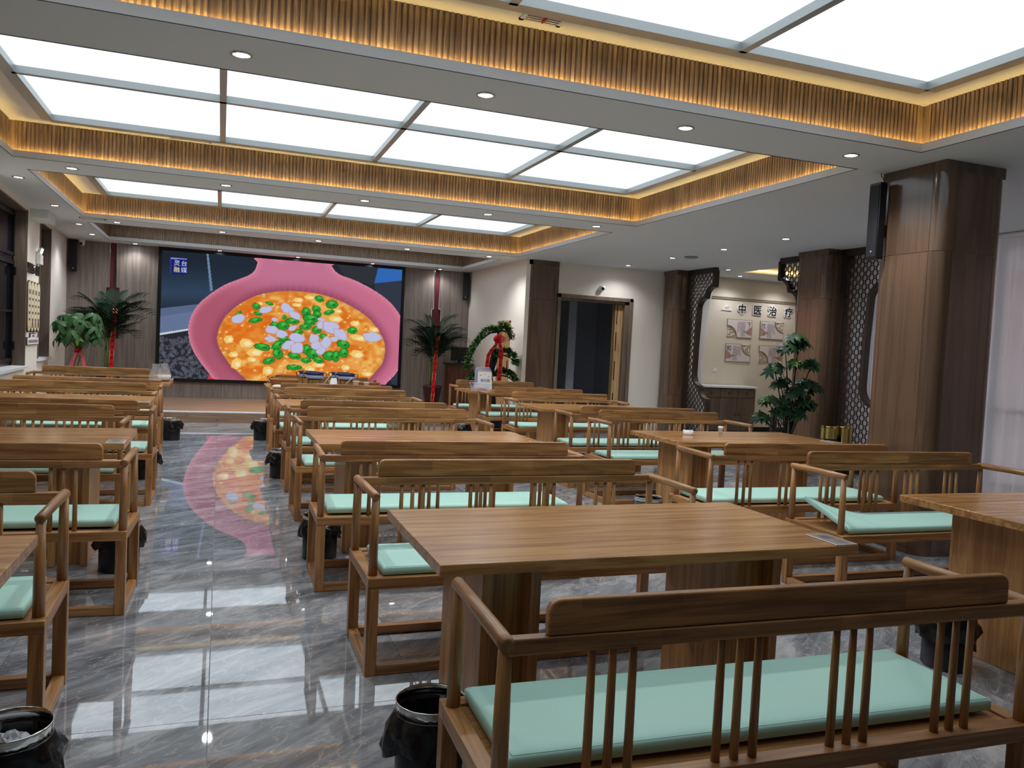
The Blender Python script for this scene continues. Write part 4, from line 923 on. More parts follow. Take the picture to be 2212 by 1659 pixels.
    for (x, y, w, h, a) in ((820, 915, 62, 40, .1), (890, 990, 74, 36, -.1), (745, 1085, 44, 44, .5), (1000, 1140, 46, 40, -.3), (1720, 1005, 58, 36, .1), (1730, 870, 70, 26, .25), (1540, 715, 62, 30, .1), (680, 885, 44, 36, 0), (1560, 650, 40, 18, .2), (1700, 750, 44, 24, .1), (720, 1010, 44, 26, 0), (870, 1050, 44, 24, .2), (1340, 1130, 50, 40, .4), (1410, 1090, 56, 22, 0), (1850, 800, 40, 22, .3), (1240, 560, 46, 20, 0), (1330, 540, 50, 16, .1), (1630, 1110, 40, 22, 0), (1800, 1160, 46, 22, .1), (1230, 600, 46, 16, .1), (930, 590, 26, 14, 0)):
        blob(x, y, w, h, a, (250, 208, 116), int(x), (236, 160, 66), 6, .3); paint(sm_ & (np.hypot((X-x-w*.2)/w, (Y-y-h*.1)/h) < .48), (255, 240, 206), 0.75)
    GR, GD, GL = (44, 158, 54), (18, 92, 34), (104, 206, 92)
    for (x, y, w, h, a) in ((900, 612, 32, 26, .3), (1005, 590, 34, 14, .3), (915, 672, 30, 18, .2), (750, 680, 42, 16, -.7), (895, 728, 54, 22, -.15), (1410, 552, 40, 24, .3), (1510, 596, 48, 34, .1), (1490, 660, 40, 20, -.2), (1303, 660, 34, 40, .2), (1385, 632, 36, 26, .3), (1392, 680, 34, 30, .6), (1345, 712, 62, 34, .1), (1335, 745, 44, 24, 0), (1195, 735, 52, 26, .1), (1300, 782, 46, 22, 0), (1390, 805, 38, 28, .2), (1050, 765, 34, 26, .4), (1122, 772, 44, 36, .1), (1240, 828, 40, 26, -.2), (1128, 880, 48, 22, .1), (950, 945, 66, 28, .15), (1080, 930, 54, 30, -.5), (1078, 1000, 40, 44, -.9), (1010, 1060, 48, 26, -.3), (1215, 1020, 50, 28, .2), (1312, 965, 34, 40, .2), (1360, 1000, 40, 44, .5), (1408, 1050, 46, 26, .3), (1310, 1055, 42, 22, .1), (1500, 1015, 52, 36, 0), (1550, 1020, 28, 46, 0), (1610, 990, 38, 40, .2), (1608, 920, 50, 32, .2), (1680, 808, 36, 28, .2), (1212, 1112, 62, 22, .05), (1450, 860, 38, 22, .3), (1128, 700, 18, 18, 0), (1420, 965, 20, 14, 0)):
        blob(x, y, w, h, a, GR, int(x+y), GD, 8, .18)
        c, s = math.cos(a), math.sin(a); ux, uy = ((X-x)*c+(Y-y)*s)/w, (-(X-x)*s+(Y-y)*c)/h
        paint((np.hypot(ux, uy+.35) < .42), GL, 0.65); paint((np.hypot(ux-.35, uy-.1) < .28), GD, 0.6)
    for (x, y, w, h, a) in ((755, 715, 56, 34, -.35), (978, 640, 50, 28, -.2), (1150, 630, 58, 32, .45), (1210, 680, 56, 26, .55), (1030, 805, 54, 34, .1), (1105, 840, 44, 32, .2), (1020, 880, 44, 26, .1), (1230, 870, 64, 34, .15), (1170, 930, 52, 36, -.2), (1240, 955, 48, 44, .1), (1450, 770, 50, 34, .3), (1510, 780, 66, 42, .4), (1585, 840, 60, 44, .5), (1530, 880, 36, 20, -.2), (1370, 880, 36, 46, -.3), (1395, 930, 46, 34, .2), (1470, 910, 40, 46, .3), (1430, 975, 40, 26, -.3), (1840, 860, 74, 36, .15), (1195, 790, 34, 18, -.3), (1430, 720, 30, 12, .2), (1050, 720, 22, 16, .3)):
        blob(x, y, w, h, a, (196, 200, 232), int(x*3+y), (206, 150, 160), 11, .42)
    # corner badge
    bx = (X > 188) & (X < 326) & (Y > 212+(X-188)*0.06) & (Y < 346+(X-188)*0.05); paint(bx, (30, 34, 110)); paint(bx & (Y < 222+(X-188)*0.06), (130, 140, 220)); paint(bx & (X < 193), (64, 76, 170))
    img[:] = np.clip(img, 0, 255); return img, NU, NV
img, NU, NV = draw_screen()
SX0, SX1, SZ0, SZ1 = -1.095, 3.535, 0.555, 2.985
scr = thing('led_screen', 'huge lit display showing tofu soup in a pink bowl on stage wall', 'screen', ((SX0+SX1)/2, YW-0.007, 0.5))
sox, soz = (SX0+SX1)/2, 0.5
fm = MB(); e = 0.065; y0, y1 = -0.055, 0.001
for q in ((SX0-e, SX1+e, SZ0-e, SZ0), (SX0-e, SX1+e, SZ1, SZ1+e), (SX0-e, SX0, SZ0, SZ1), (SX1, SX1+e, SZ0, SZ1)): fm.box(q[0]-sox, q[1]-sox, y0, y1, q[2]-soz, q[3]-soz)
fm.build('bezel', M_black, scr)
xs = np.linspace(SX0-sox, SX1-sox, NU+1); zs = np.linspace(SZ1-soz, SZ0-soz, NV+1)
XX, ZZ = np.meshgrid(xs, zs); co = np.stack([XX, np.full_like(XX, -0.045), ZZ], -1).reshape(-1, 3)
ii = np.arange((NU+1)*(NV+1)).reshape(NV+1, NU+1); qd = np.stack([ii[1:, :-1], ii[1:, 1:], ii[:-1, 1:], ii[:-1, :-1]], -1).reshape(-1, 4)
me = bpy.data.meshes.new('display'); me.vertices.add(len(co)); me.vertices.foreach_set('co', co.ravel()); me.loops.add(qd.size); me.loops.foreach_set('vertex_index', qd.ravel().astype(np.int32))
me.polygons.add(len(qd)); me.polygons.foreach_set('loop_start', np.arange(0, qd.size, 4, dtype=np.int32)); me.update()
ca = me.color_attributes.new('picture', 'FLOAT_COLOR', 'POINT'); s = img.reshape(-1, 3)/255.0; ln = np.where(s <= 0.04045, s/12.92, ((s+0.055)/1.055)**2.4)
ca.data.foreach_set('color', np.concatenate([ln, np.ones((len(ln), 1))], 1).astype(np.float32).ravel())
ms = bpy.data.materials.new('display_picture'); ms.use_nodes = True; nt = ms.node_tree; nt.nodes.clear(); o_ = nt.nodes.new('ShaderNodeOutputMaterial'); e_ = nt.nodes.new('ShaderNodeEmission'); at = nt.nodes.new('ShaderNodeVertexColor'); at.layer_name = 'picture'
nt.links.new(at.outputs[0], e_.inputs[0]); e_.inputs[1].default_value = SCREEN_E; nt.links.new(e_.outputs[0], o_.inputs[0]); me.materials.append(ms)
put('display', me, scr)
for k, (ch, dx, dz, c) in enumerate((('灵', -0.783+0.0, 2.775, 'w'), ('台', -0.655+0.0, 2.775, 'w'), ('融', -0.783, 2.65, 'y'), ('媒', -0.655, 2.65, 'w'))):
    text_obj('badge_character', ch, 0.115, (dx-0.05-sox, -0.0465, dz-0.02-soz), (PI/2, 0, 0), emit('badge_white', (206, 218, 255), SCREEN_E) if c == 'w' else emit('badge_gold', (244, 232, 190), SCREEN_E), scr, 0.0, 0.0)

# ---------------------------------------------------------------- speakers and cameras
def speaker(x, y, z, rz, h, label):
    t = thing('column_speaker', label, 'speaker', (x, y, z), rz, 'slim black column speakers')
    MB().rbox(-0.06, 0.06, -0.07, 0.0, 0, h, 0.006).build('cabinet', M_black, t); MB().box(-0.05, 0.05, -0.074, -0.07, 0.02, h-0.02).build('grille', plain('grille', (26, 27, 32), 0.6, bump=0.5, bscale=900), t)
    MB().lathe([(0.012, 0), (0.012, .003), (0.0005, .003)], 12).build('badge', M_chrome, t).matrix_basis = Matrix.Translation((0, -0.074, 0.06)) @ Matrix.Rotation(PI/2, 4, 'X')
    MB().box(-0.02, 0.02, 0.0, 0.045, h*.3, h*.3+.1).build('bracket', M_blackmetal, t)
speaker(-2.60, YW-0.045, 2.46, 0.25, 0.58, 'slim black column speaker on the stage wall by the windows')
speaker(4.955, YW-0.05, 2.44, -0.45, 0.58, 'slim black column speaker on the stage wall by the side wall')
speaker(5.055, 5.20, 2.33, -PI/2, 0.62, 'slim black column speaker on the free-standing column')
cw = MB(); cw.tube([(5.098, 5.22, 2.97), (5.08, 5.22, 3.0), (5.07, 5.23, 3.02), (5.075, 5.24, 3.05)], 0.004, 6); o = cw.build('speaker_cable', M_red, None); tag(o, 'thin red cable above the speaker on the free-standing column', 'cable')
def dome(loc, rot, label):
    t = thing('security_camera', label, 'camera', loc, 0, 'white security cameras'); 
    b = MB().lathe([(0.0005, 0), (0.05, 0), (0.052, 0.02), (0.048, 0.045), (0.0005, 0.05)], 20).build('mount', M_white, t); b.matrix_basis = rot
    s = MB(); s.lathe([(0.0005+0.048*math.sin(PI*k/14), -0.048*math.cos(PI*k/14)) for k in range(15)], 20, (0, 0, 0.065)); s.build('ball', M_white, t).matrix_basis = rot
    f = Vector((-0.35, -0.75, -0.35)).normalized(); c = rot @ Vector((0, 0, 0.065)); q = f.to_track_quat('Z', 'Y').to_matrix().to_4x4()
    l = MB().lathe([(0.030, 0.036), (0.026, 0.046), (0.0005, 0.047)], 18).build('lens_ring', M_black, t); l.matrix_basis = Matrix.Translation(c) @ q
    MB().lathe([(0.013, 0.047), (0.010, 0.052), (0.0005, 0.053)], 14).build('lens', M_darkglass, l)
dome((6.56, YD, 2.645), Matrix.Rotation(PI/2, 4, 'X'), 'white security camera on the wall above the corridor door')
dome((-2.44, YW-0.14, HC), Matrix.Rotation(PI, 4, 'X'), 'white security camera under the ceiling beside the stage speaker')
def vent(x, y, z, lx, ly, label):
    t = thing('air_vent', label, 'vent', (x, y, z)); fr = MB(); e = 0.025
    for q in ((-lx/2, lx/2, -ly/2, -ly/2+e), (-lx/2, lx/2, ly/2-e, ly/2), (-lx/2, -lx/2+e, -ly/2, ly/2), (lx/2-e, lx/2, -ly/2, ly/2)): fr.box(*q, -0.012, 0.0)
    fr.build('frame', M_cove, t)
    n = max(4, int((ly-2*e)/0.025))
    for k in range(n):
        yy = -ly/2+e+(ly-2*e)*(k+0.5)/n; MB().box(-lx/2+e, lx/2-e, yy-0.006, yy+0.006, -0.010, -0.004).build('louvre', M_cove, t)
    MB().box(-lx/2+e, lx/2-e, -ly/2+e, ly/2-e, -0.003, 0.0).build('backing', M_brownprint, t)
    return t
t = vent(1.72, 4.42, ZT, 0.26, 0.22, 'square air vent in the cove of the tray farthest from the stage')
MB().box(-0.003, 0.003, -0.06, 0.06, -0.03, -0.012).build('ribbon_tell_tale', M_red, t)
vent(-0.35, 8.75, ZT, 0.40, 0.22, 'air vent in the cove of the middle lit tray'); vent(-1.82, 13.30, HC, 0.36, 0.16, 'air vent in the beam between the last lit tray and the dark tray')
t = thing('smoke_detector', 'flat round detector on the ceiling near the corridor wall', 'detector', (6.98, 11.05, HC)); MB().lathe([(0.0005, 0), (0.11, 0), (0.10, -0.02), (0.0005, -0.022)], 24).build('disc', plain('detector_grey', (150, 150, 150), 0.6), t)

# ---------------------------------------------------------------- left wall decoration
def on_left(y, z, off=0.0): return (xl(y)+off, y, z)
ANG = math.atan2(XL1-XL0, YW-9.0)          # slant of the wall
RZ = PI/2-ANG                               # local +x runs along the wall away from camera
em = thing('emergency_light', 'twin-head white emergency light on the beige pier', 'lamp', on_left(13.42, 2.33, 0.002), RZ)
MB().rbox(-0.12, 0.12, -0.06, 0, 0.0, 0.14, 0.008).build('housing', M_white, em); text_obj('lettering', '应急', 0.05, (0.05, -0.061, 0.07), (PI/2, 0, 0), MATS['print_red'], em)
for x in (-0.06, 0.06):
    h = MB().lathe([(0.02, -0.03), (0.05, 0.0), (0.052, 0.012), (0.046, 0.012)], 18).build('lamp_head', M_white, em); h.matrix_basis = Matrix.Translation((x, -0.045, 0.195)) @ Matrix.Rotation(PI/2+0.3, 4, 'X')
    MB().lathe([(0.0005, 0.011), (0.046, 0.011)], 18).build('lamp_lens', emit('emergency_glow', (240, 246, 255), 2.0), h)
    MB().tube([(x, -0.04, 0.13), (x, -0.04, 0.17)], 0.012, 8).build('neck', M_white, em)
yc = 13.08
hd = thing('wall_lettering', 'dark raised heading above the four rounded wall tablets', 'sign', on_left(yc, 2.22, 0.001), RZ)
for k, ch in enumerate('温馨提示 食养'):
    if ch != ' ': text_obj('character', ch, 0.15, (-0.45+0.138*k, -0.012, 0), (PI/2, 0, 0), plain('letter_brown', (46, 34, 30), 0.5), hd, 0.012, 0.0)
names = ('a small yellow flower', 'brown jars', 'a green herb', 'dark fruit')
for k in range(4):
    t = thing('wall_tablet', 'rounded cream tablet printed with %s on the beige pier' % names[k], 'tablet', on_left(12.70+0.25*k, 1.70, 0.001), RZ, 'rounded wall tablets')
    def stad(w, h, n=10): return [(w*math.cos(PI*i/n), h-w+w*math.sin(PI*i/n)) for i in range(n+1)]+[(-w*math.cos(PI*i/n), -h+w-w*math.sin(PI*i/n)) for i in range(n+1)]
    MB().prism(stad(0.118, 0.36), -0.02, 0.0).build('backing', plain('tablet_brown', (70, 56, 50), 0.5), t); MB().prism(stad(0.105, 0.345), -0.028, -0.02).build('face', plain('tablet_cream', (222, 210, 176), 0.5), t)
    tx = MB()
    for q in range(3): tx.box(-0.055+0.042*q, -0.025+0.042*q, -0.0292, -0.0282, 0.17, 0.235)
    for r_ in range(4):
        for q in range(4): tx.box(-0.058+0.031*q, -0.036+0.031*q, -0.0292, -0.0282, 0.085-0.095*r_, 0.12-0.095*r_)
    tx.build('lettering', plain('print_grey', (98, 88, 92), 0.7), t)
    cols = [(216, 196, 60), (120, 60, 40), (70, 110, 60), (80, 30, 36)][k]; p = MB()
    for q in range(5): a = q*1.26; p.prism([(0.03*math.cos(a)+0.024*math.cos(2*PI*i/8), -0.245+0.03*math.sin(a)+0.028*math.sin(2*PI*i/8)) for i in range(8)], -0.0292-0.0003*q, -0.0282)
    p.build('picture', plain('tablet_print_%d' % k, cols, 0.6), t)
t = thing('wall_plaque', 'low stepped white plaque with brown border under the tablets', 'plaque', on_left(yc, 1.22, 0.001), RZ)
st_ = [(-0.46, -0.06), (0.46, -0.06), (0.46, 0.05), (0.20, 0.05), (0.20, 0.11), (-0.20, 0.11), (-0.20, 0.05), (-0.46, 0.05)]
MB().prism(st_, -0.018, 0.0).build('backing', plain('tablet_brown', (70, 56, 50), 0.5), t); MB().prism([(x*0.965, z*0.86) for x, z in st_], -0.024, -0.018).build('face', M_paper, t)
tx = MB()
for q in range(14): tx.box(-0.38+0.055*q, -0.345+0.055*q, -0.0252, -0.0242, -0.03, 0.012)
for q in range(4): tx.box(-0.09+0.05*q, -0.055+0.05*q, -0.0252, -0.0242, 0.05, 0.085)
tx.build('lettering', plain('print_grey', (98, 88, 92), 0.7), t)

# ---------------------------------------------------------------- plants
def leaf_shape(mb, L, w, M, droop=0.25, n=6, fold=0.12):
    """one leaflet along local +x, transformed by matrix M"""
    vs = []
    for i in range(n+1):
        t = i/n; ww = w*math.sin(PI*min(1, t*0.94+0.03))**0.8*(0.55+0.45*math.sin(PI*t**0.8)); x = L*t; z = -droop*L*t*t
        for s in (-1, 0, 1): vs.append(M @ Vector((x, s*ww, z-(abs(s))*(-fold*ww))))
    mb.add(vs, [(3*i+k, 3*i+k+1, 3*i+k+4, 3*i+k+3) for i in range(n) for k in (0, 1)], True)
def palmate(nl, L, w, droop, spread=1.0, tilt=-0.25, mat=None, stalk=0.0):
    mb = MB()
    for k in range(nl):
        a = 2*PI*k/nl*spread+(0 if spread == 1 else -PI*spread+PI); s = 1-0.12*((k*7) % 3)
        leaf_shape(mb, L*s, w*s, Matrix.Rotation(a, 4, 'Z') @ Matrix.Rotation(-tilt, 4, 'Y'), droop)
    if stalk: mb.tube([(0, 0, 0), (0, 0, -stalk*.5), (0, 0, -stalk)], 0.004, 5)
    return mb.mesh('leaf', mat)
def orient(o, loc, d, spin, sc=1.0):
    q = Vector(d).normalized().to_track_quat('Z', 'Y').to_matrix().to_4x4(); o.matrix_basis = Matrix.Translation(loc) @ q @ Matrix.Rotation(spin, 4, 'Z') @ Matrix.Scale(sc, 4)
def pot(t, r0, r1, h, mat, band=None):
    MB().lathe([(0.001, 0.0), (r0, 0.0), (r0*1.03, 0.02), (r1*0.97, h-0.05), (r1, h-0.045), (r1*1.02, h), (r1*0.93, h), (r1*0.90, h-0.04), (0.001, h-0.04)], 28).build('pot', mat, t)
    MB().lathe([(0.001, h-0.035), (r1*0.9, h-0.035)], 24).build('soil', M_soil, t)
def ribbon(t, pts, w, label='red ribbon with gold edges and dark characters', chars=8):
    P = [Vector(p) for p in pts]; vs = []; ed = []
    for i, p in enumerate(P): vs += [p+Vector((-w/2, 0, 0)), p+Vector((w/2, 0, 0)), p+Vector((-w/2, 0.003, 0)), p+Vector((w/2, 0.003, 0))]
    m = MB(); fs = []
    for i in range(len(P)-1): a, b = 4*i, 4*i+4; fs += [(a, a+1, b+1, b), (a+2, b+2, b+3, a+3), (a, b, b+2, a+2), (a+1, a+3, b+3, b+1)]
    m.add(vs, fs, False); r = m.build('ribbon', M_red, t); r['label'] = label
    g = MB(); c = MB()
    for i in range(len(P)-1):
        for s in (-1, 1):
            a, b = P[i]+Vector((s*w*.46, -0.002, 0)), P[i+1]+Vector((s*w*.46, -0.002, 0))
            if i % 2 == 0: g.tube([a, b], w*0.045, 4)
    g.build('gold_edge', M_goldprint, r)
    tot = len(P)-1
    for k in range(chars):
        u = (k+0.7)/(chars+0.4)*tot; i = min(int(u), tot-1); p = P[i].lerp(P[i+1], u-i); d = (P[i+1]-P[i]).normalized(); a = w*.20
        for dz in (-.7, 0, .7): c.box(p.x-a, p.x+a, p.y-0.004, p.y-0.0005, p.z+dz*a-a*.2, p.z+dz*a+a*.2)
        c.box(p.x-a*.2, p.x+a*.2, p.y-0.004, p.y-0.0005, p.z-a, p.z+a)
    c.build('lettering', M_ink, r); return r
# money tree on the stage
mt = thing('money_tree', 'broad-leaved money tree with pink ribbon beside the windows on stage', 'plant', (-2.12, 14.3, SH))
pot(mt, 0.12, 0.17, 0.30, plain('pot_brown', (88, 52, 40), 0.35))
for k in range(3):
    MB().tube([(0.030*math.cos(2*PI*k/3+z*9), 0.030*math.sin(2*PI*k/3+z*9), 0.26+z) for z in [i*0.03 for i in range(22)]], [0.030-0.0004*i for i in range(22)], 8).build('trunk', M_barklight, mt)
PM = [palmate(6, 0.20, 0.040, 0.35, 1.0, -0.35, M_leaf), palmate(5, 0.18, 0.038, 0.5, 1.0, -0.2, M_leaf)]
PMl = palmate(5, 0.16, 0.034, 0.4, 1.0, -0.3, M_leaf3)
rr = random.Random(11)
for k in range(54):
    a = rr.random()*2*PI; el = rr.uniform(-0.45, 1.0); R = 0.20+0.17*rr.random()
    p = Vector((R*1.12*math.cos(a)*math.cos(el*.8), R*math.sin(a)*math.cos(el*.8), 1.18+0.33*math.sin(el)+0.04*rr.random()))
    d = Vector((p.x*1.6, p.y*1.6-0.25, 0.55+0.5*rr.random()))
    o = put('leaf', PM[k % 2] if k % 9 else PMl, mt); orient(o, p, d, rr.random()*6, rr.uniform(0.75, 1.15))
    MB().tube([(0.01*math.cos(a), 0.01*math.sin(a), 0.86), (p.x*.45, p.y*.45, 0.95+(p.z-0.95)*.75), tuple(p)], [0.006, 0.004, 0.003], 5).build('stalk', M_palmstem, mt)
pk = plain('ribbon_pink', (226, 104, 116), 0.35)
for pts in ([(0.02, -0.06, 0.86), (0.08, -0.09, 0.80), (0.10, -0.10, 0.66), (0.16, -0.11, 0.56)], [(-0.02, -0.06, 0.86), (-0.07, -0.09, 0.72), (-0.11, -0.10, 0.56)]):
    P = [Vector(p) for p in pts]; vs = [v for p in P for v in (p+Vector((-.025, 0, 0)), p+Vector((.025, .01, 0)))]; MB().add(vs, [(2*i, 2*i+1, 2*i+3, 2*i+2) for i in range(len(P)-1)]).build('ribbon_tail', pk, mt)
bw = MB()
for a in (0.5, 2.6, 1.5): bw.tube([(0, -0.06, 0.86), (0.07*math.cos(a), -0.09, 0.86+0.07*math.sin(a)), (0.10*math.cos(a+.3), -0.08, 0.86+0.05*math.sin(a)), (0, -0.06, 0.86)], 0.018, 6, flat=(1, .3))
bw.build('bow', M_red, mt)
# areca palms
def frond_mesh(L, n, wl, droop, mat):
    m = MB(); P = []
    for i in range(n+1):
        t = i/n; P.append(Vector((L*t*math.cos(0.25*t), 0, L*(0.55*t-droop*t*t*t))))
    m.tube(P, [0.006*(1-0.8*i/n) for i in range(n+1)], 4)
    for i in range(2, n+1):
        p = P[i]; t = i/n; ll = wl*(0.55+0.6*math.sin(PI*min(1, t*0.9)))
        for s in (-1, 1): leaf_shape(m, ll, 0.0165, Matrix.Translation(p) @ Matrix.Rotation(s*(0.95-0.35*t), 4, 'Z') @ Matrix.Rotation(-0.35+0.2*t, 4, 'Y'), 0.28, 4, 0.4)
    return m.mesh('frond', mat)
FR = [frond_mesh(0.75, 16, 0.24, 0.55, M_palm), frond_mesh(0.62, 14, 0.22, 0.75, M_palm), frond_mesh(0.70, 16, 0.22, 0.25, M_palm)]
def palm(loc, label, h, seed, rib, potmat):
    t = thing('areca_palm', label, 'plant', loc, 0, 'areca palms on the stage'); r = random.Random(seed)
    pot(t, 0.13, 0.195, 0.44, potmat)
    for k in range(9):
        a = 2*PI*k/9; MB().tube([(0.05*math.cos(a), 0.05*math.sin(a), 0.40), (0.06*math.cos(a), 0.06*math.sin(a), 0.7), (0.09*math.cos(a), 0.09*math.sin(a), h*0.62)], [0.013, 0.011, 0.006], 6).build('cane', M_palmstem, t)
    for k in range(38):
        a = 2*PI*k/38*5.1+r.random()*.5; z = h*(0.46+0.22*r.random()); up = r.random()*0.6+0.4*max(0, math.sin(a))+0.35*(abs(math.cos(a)) > .9)
        o = put('frond', FR[k % 3], t); o.matrix_basis = Matrix.Translation((0.06*math.cos(a), 0.06*math.sin(a), z)) @ Matrix.Rotation(a, 4, 'Z') @ Matrix.Rotation(-0.15-0.75*up, 4, 'Y') @ Matrix.Scale(h/2.05*r.uniform(.72, .98), 4)
    m = MB(); m.tube([(0.13*math.cos(2*PI*k/16), 0.13*math.sin(2*PI*k/16), h*0.50) for k in range(17)], 0.006, 5); m.build('tie_band', plain('tie_pink', (170, 110, 100), 0.5), t)
    ribbon(t, rib, 0.068, chars=14); return t
palm((-1.84, 15.6, SH), 'areca palm with long red ribbon on the stage beside the windows', 2.08, 5, [(0.10, -0.14, 1.62), (0.105, -0.19, 1.50), (0.09, -0.20, 1.3), (0.085, -0.20, 1.1), (0.075, -0.20, 0.9), (0.07, -0.205, 0.7), (0.06, -0.21, 0.45), (0.06, -0.21, 0.25)], plain('pot_black_red', (58, 26, 30), 0.3))
palm((4.06, 15.75, SH), 'areca palm with long red ribbon on the stage beside the display', 1.98, 9, [(0.06, -0.10, 1.44), (0.03, -0.17, 1.30), (0.0, -0.19, 1.1), (-0.01, -0.20, 0.92), (-0.02, -0.20, 0.7), (-0.03, -0.205, 0.5), (-0.035, -0.21, 0.3), (-0.04, -0.21, 0.12), (-0.045, -0.21, 0.04)], plain('pot_black_red', (58, 26, 30), 0.3))
# artificial pine on the floor in front of the stage, under the red bow
XB, YBn = 4.62, 13.47
bn = thing('bonsai_tree', 'artificial bonsai with layered green branches and a big red bow', 'plant', (XB, YBn, 0))
pot(bn, 0.15, 0.20, 0.34, plain('pot_glaze', (60, 70, 90), 0.25))
trunk = [(0.0, 0, 0.28), (-0.03, 0, 0.6), (-0.10, 0.0, 0.95), (-0.08, 0, 1.25), (-0.02, 0, 1.5), (0.02, 0, 1.72)]
MB().tube(trunk, [0.055, 0.05, 0.045, 0.038, 0.028, 0.02], 8).build('trunk', M_bark, bn); MB().tube([(-0.09, 0, 1.0), (-0.02, 0, 1.22), (0.02, 0, 1.4)], [0.05, 0.04, 0.02], 8).build('trunk', M_bark, bn)
def pad(path, label, dens, seed, w=0.055):
    r = random.Random(seed); P = [Vector((p[0]*(0.60 if p[0] > 0 else 1), p[1]-0.36*max(0, p[0]), p[2])) for p in path]; br = bn
    b = MB(); b.tube([p+Vector((0, 0, -0.075)) if 0 < i < len(P)-1 else p for i, p in enumerate(P)], [0.018-0.011*i/(len(P)-1) for i in range(len(P))], 6)
    for i in range(1, len(P)-1): b.tube([P[i]+Vector((-.02, 0, -0.075)), P[i]+Vector((0.02, 0, 0))], 0.006, 5)
    b = b.build('branch', M_bark, bn)
    f = MB(); n = 0
    for i in range(len(P)-1):
        for k in range(dens):
            u = r.random(); p = P[i].lerp(P[i+1], u)+Vector((r.gauss(0, .015), r.gauss(0, .05), r.gauss(0.012, .022)))
            for q in range(5):
                a = r.random()*2*PI; leaf_shape(f, r.uniform(.05, .085), 0.014, Matrix.Translation(p) @ Matrix.Rotation(a, 4, 'Z') @ Matrix.Rotation(-r.uniform(-.3, 1.0), 4, 'Y'), 0.2, 3, 0.3)
    o = f.build('foliage', M_pine, b, fix=False); o['kind'] = 'stuff'; return o
pad([(0.0, 0, 1.72), (0.12, 0, 1.84), (0.26, 0, 1.80), (0.36, 0, 1.62)], '', 60, 1); pad([(0.0, 0, 1.74), (-0.14, 0, 1.78), (-0.30, 0, 1.66), (-0.42, 0, 1.46), (-0.50, 0, 1.26), (-0.54, 0, 1.06)], '', 52, 3)
pad([(0.0, 0, 1.28), (0.14, 0, 1.40), (0.32, 0, 1.38), (0.46, 0, 1.30), (0.54, 0, 1.14)], '', 60, 5); pad([(-0.04, 0, 0.95), (0.14, 0, 1.04), (0.32, 0, 1.02), (0.45, 0, 0.96), (0.54, 0, 0.86)], '', 60, 7)
pad([(-0.10, 0, 0.95), (-0.3, 0, 0.98), (-0.46, 0, 0.92), (-0.50, 0, 0.76), (-0.46, 0, 0.60)], '', 52, 9); pad([(-0.08, 0, 1.2), (-0.02, 0.02, 1.34), (0.05, 0, 1.38)], '', 40, 11)
bw = MB()
for k in range(9):
    a = -0.5+PI*1.2*k/8; bw.tube([(-0.02, -0.10, 1.52), (-0.02+0.10*math.cos(a), -0.16, 1.60+0.085*math.sin(a)), (-0.02+0.05*math.cos(a+.25), -0.15, 1.60+0.10*math.sin(a+.2)), (-0.02, -0.10, 1.52)], 0.022, 6, flat=(1, .35))
bw.build('bow', M_red, bn)
ribbon(bn, [(-0.04, -0.14, 1.53), (-0.14, -0.16, 1.42), (-0.21, -0.17, 1.30), (-0.225, -0.17, 1.1), (-0.235, -0.17, 0.9), (-0.25, -0.17, 0.70)], 0.075, chars=7); ribbon(bn, [(0.0, -0.14, 1.53), (0.03, -0.165, 1.42), (0.03, -0.17, 1.25), (0.02, -0.17, 1.05), (0.015, -0.17, 0.88), (0.01, -0.17, 0.72)], 0.078, chars=7)
# schefflera in front of the middle column
sf = thing('schefflera', 'potted schefflera with glossy fingered leaves before the middle column', 'plant', (7.08, 8.62, 0))
pot(sf, 0.15, 0.20, 0.36, plain('pot_white', (196, 192, 186), 0.4))
SM = [palmate(8, 0.125, 0.023, 0.30, 1.0, 0.15, M_leaf2), palmate(8, 0.11, 0.021, 0.30, 1.0, 0.1, M_leaf)]; SMl = palmate(7, 0.095, 0.019, 0.25, 1.0, 0.2, M_leaf3)
clus = [(0.05, 0, 1.74), (-0.14, -0.02, 1.60), (0.10, .03, 1.66), (0.30, 0, 1.40), (-0.02, -0.08, 1.40), (-0.27, 0.0, 1.34), (0.22, -0.02, 1.16), (-0.12, 0.05, 1.16), (0.40, 0.02, 1.10), (0.02, -0.1, 1.05), (-0.34, 0, 0.92), (0.18, -0.06, 0.92), (0.30, 0.0, 0.86), (-0.16, -0.05, 0.78), (0.06, -0.10, 0.74), (-0.42, 0.02, 0.70), (-0.05, 0.06, 0.90)]
rr = random.Random(3)
for ci, (x, y, z) in enumerate(clus):
    base = (0.0, 0.0, 0.36); mid = (x*0.35+0.03*math.sin(ci), y*.5, 0.36+(z-0.36)*0.55)
    MB().tube(bez(base, mid, (x, y, z), 7), [0.013-0.001*i for i in range(8)], 6).build('stem', M_bark if ci % 4 else M_barklight, sf)
    for k in range(8):
        a = 2*PI*k/8+ci; el = rr.uniform(0.1, 1.1); R = rr.uniform(0.05, 0.11); p = Vector((x+R*math.cos(a), y+R*math.sin(a), z+0.09*math.sin(el)-0.02))
        o = put('leaf', SMl if (k == 0 and ci % 2 == 0) else SM[k % 2], sf); orient(o, p, (math.cos(a)*.8, math.sin(a)*.8-0.25, 0.5+el*.6), rr.random()*6, rr.uniform(.85, 1.15))

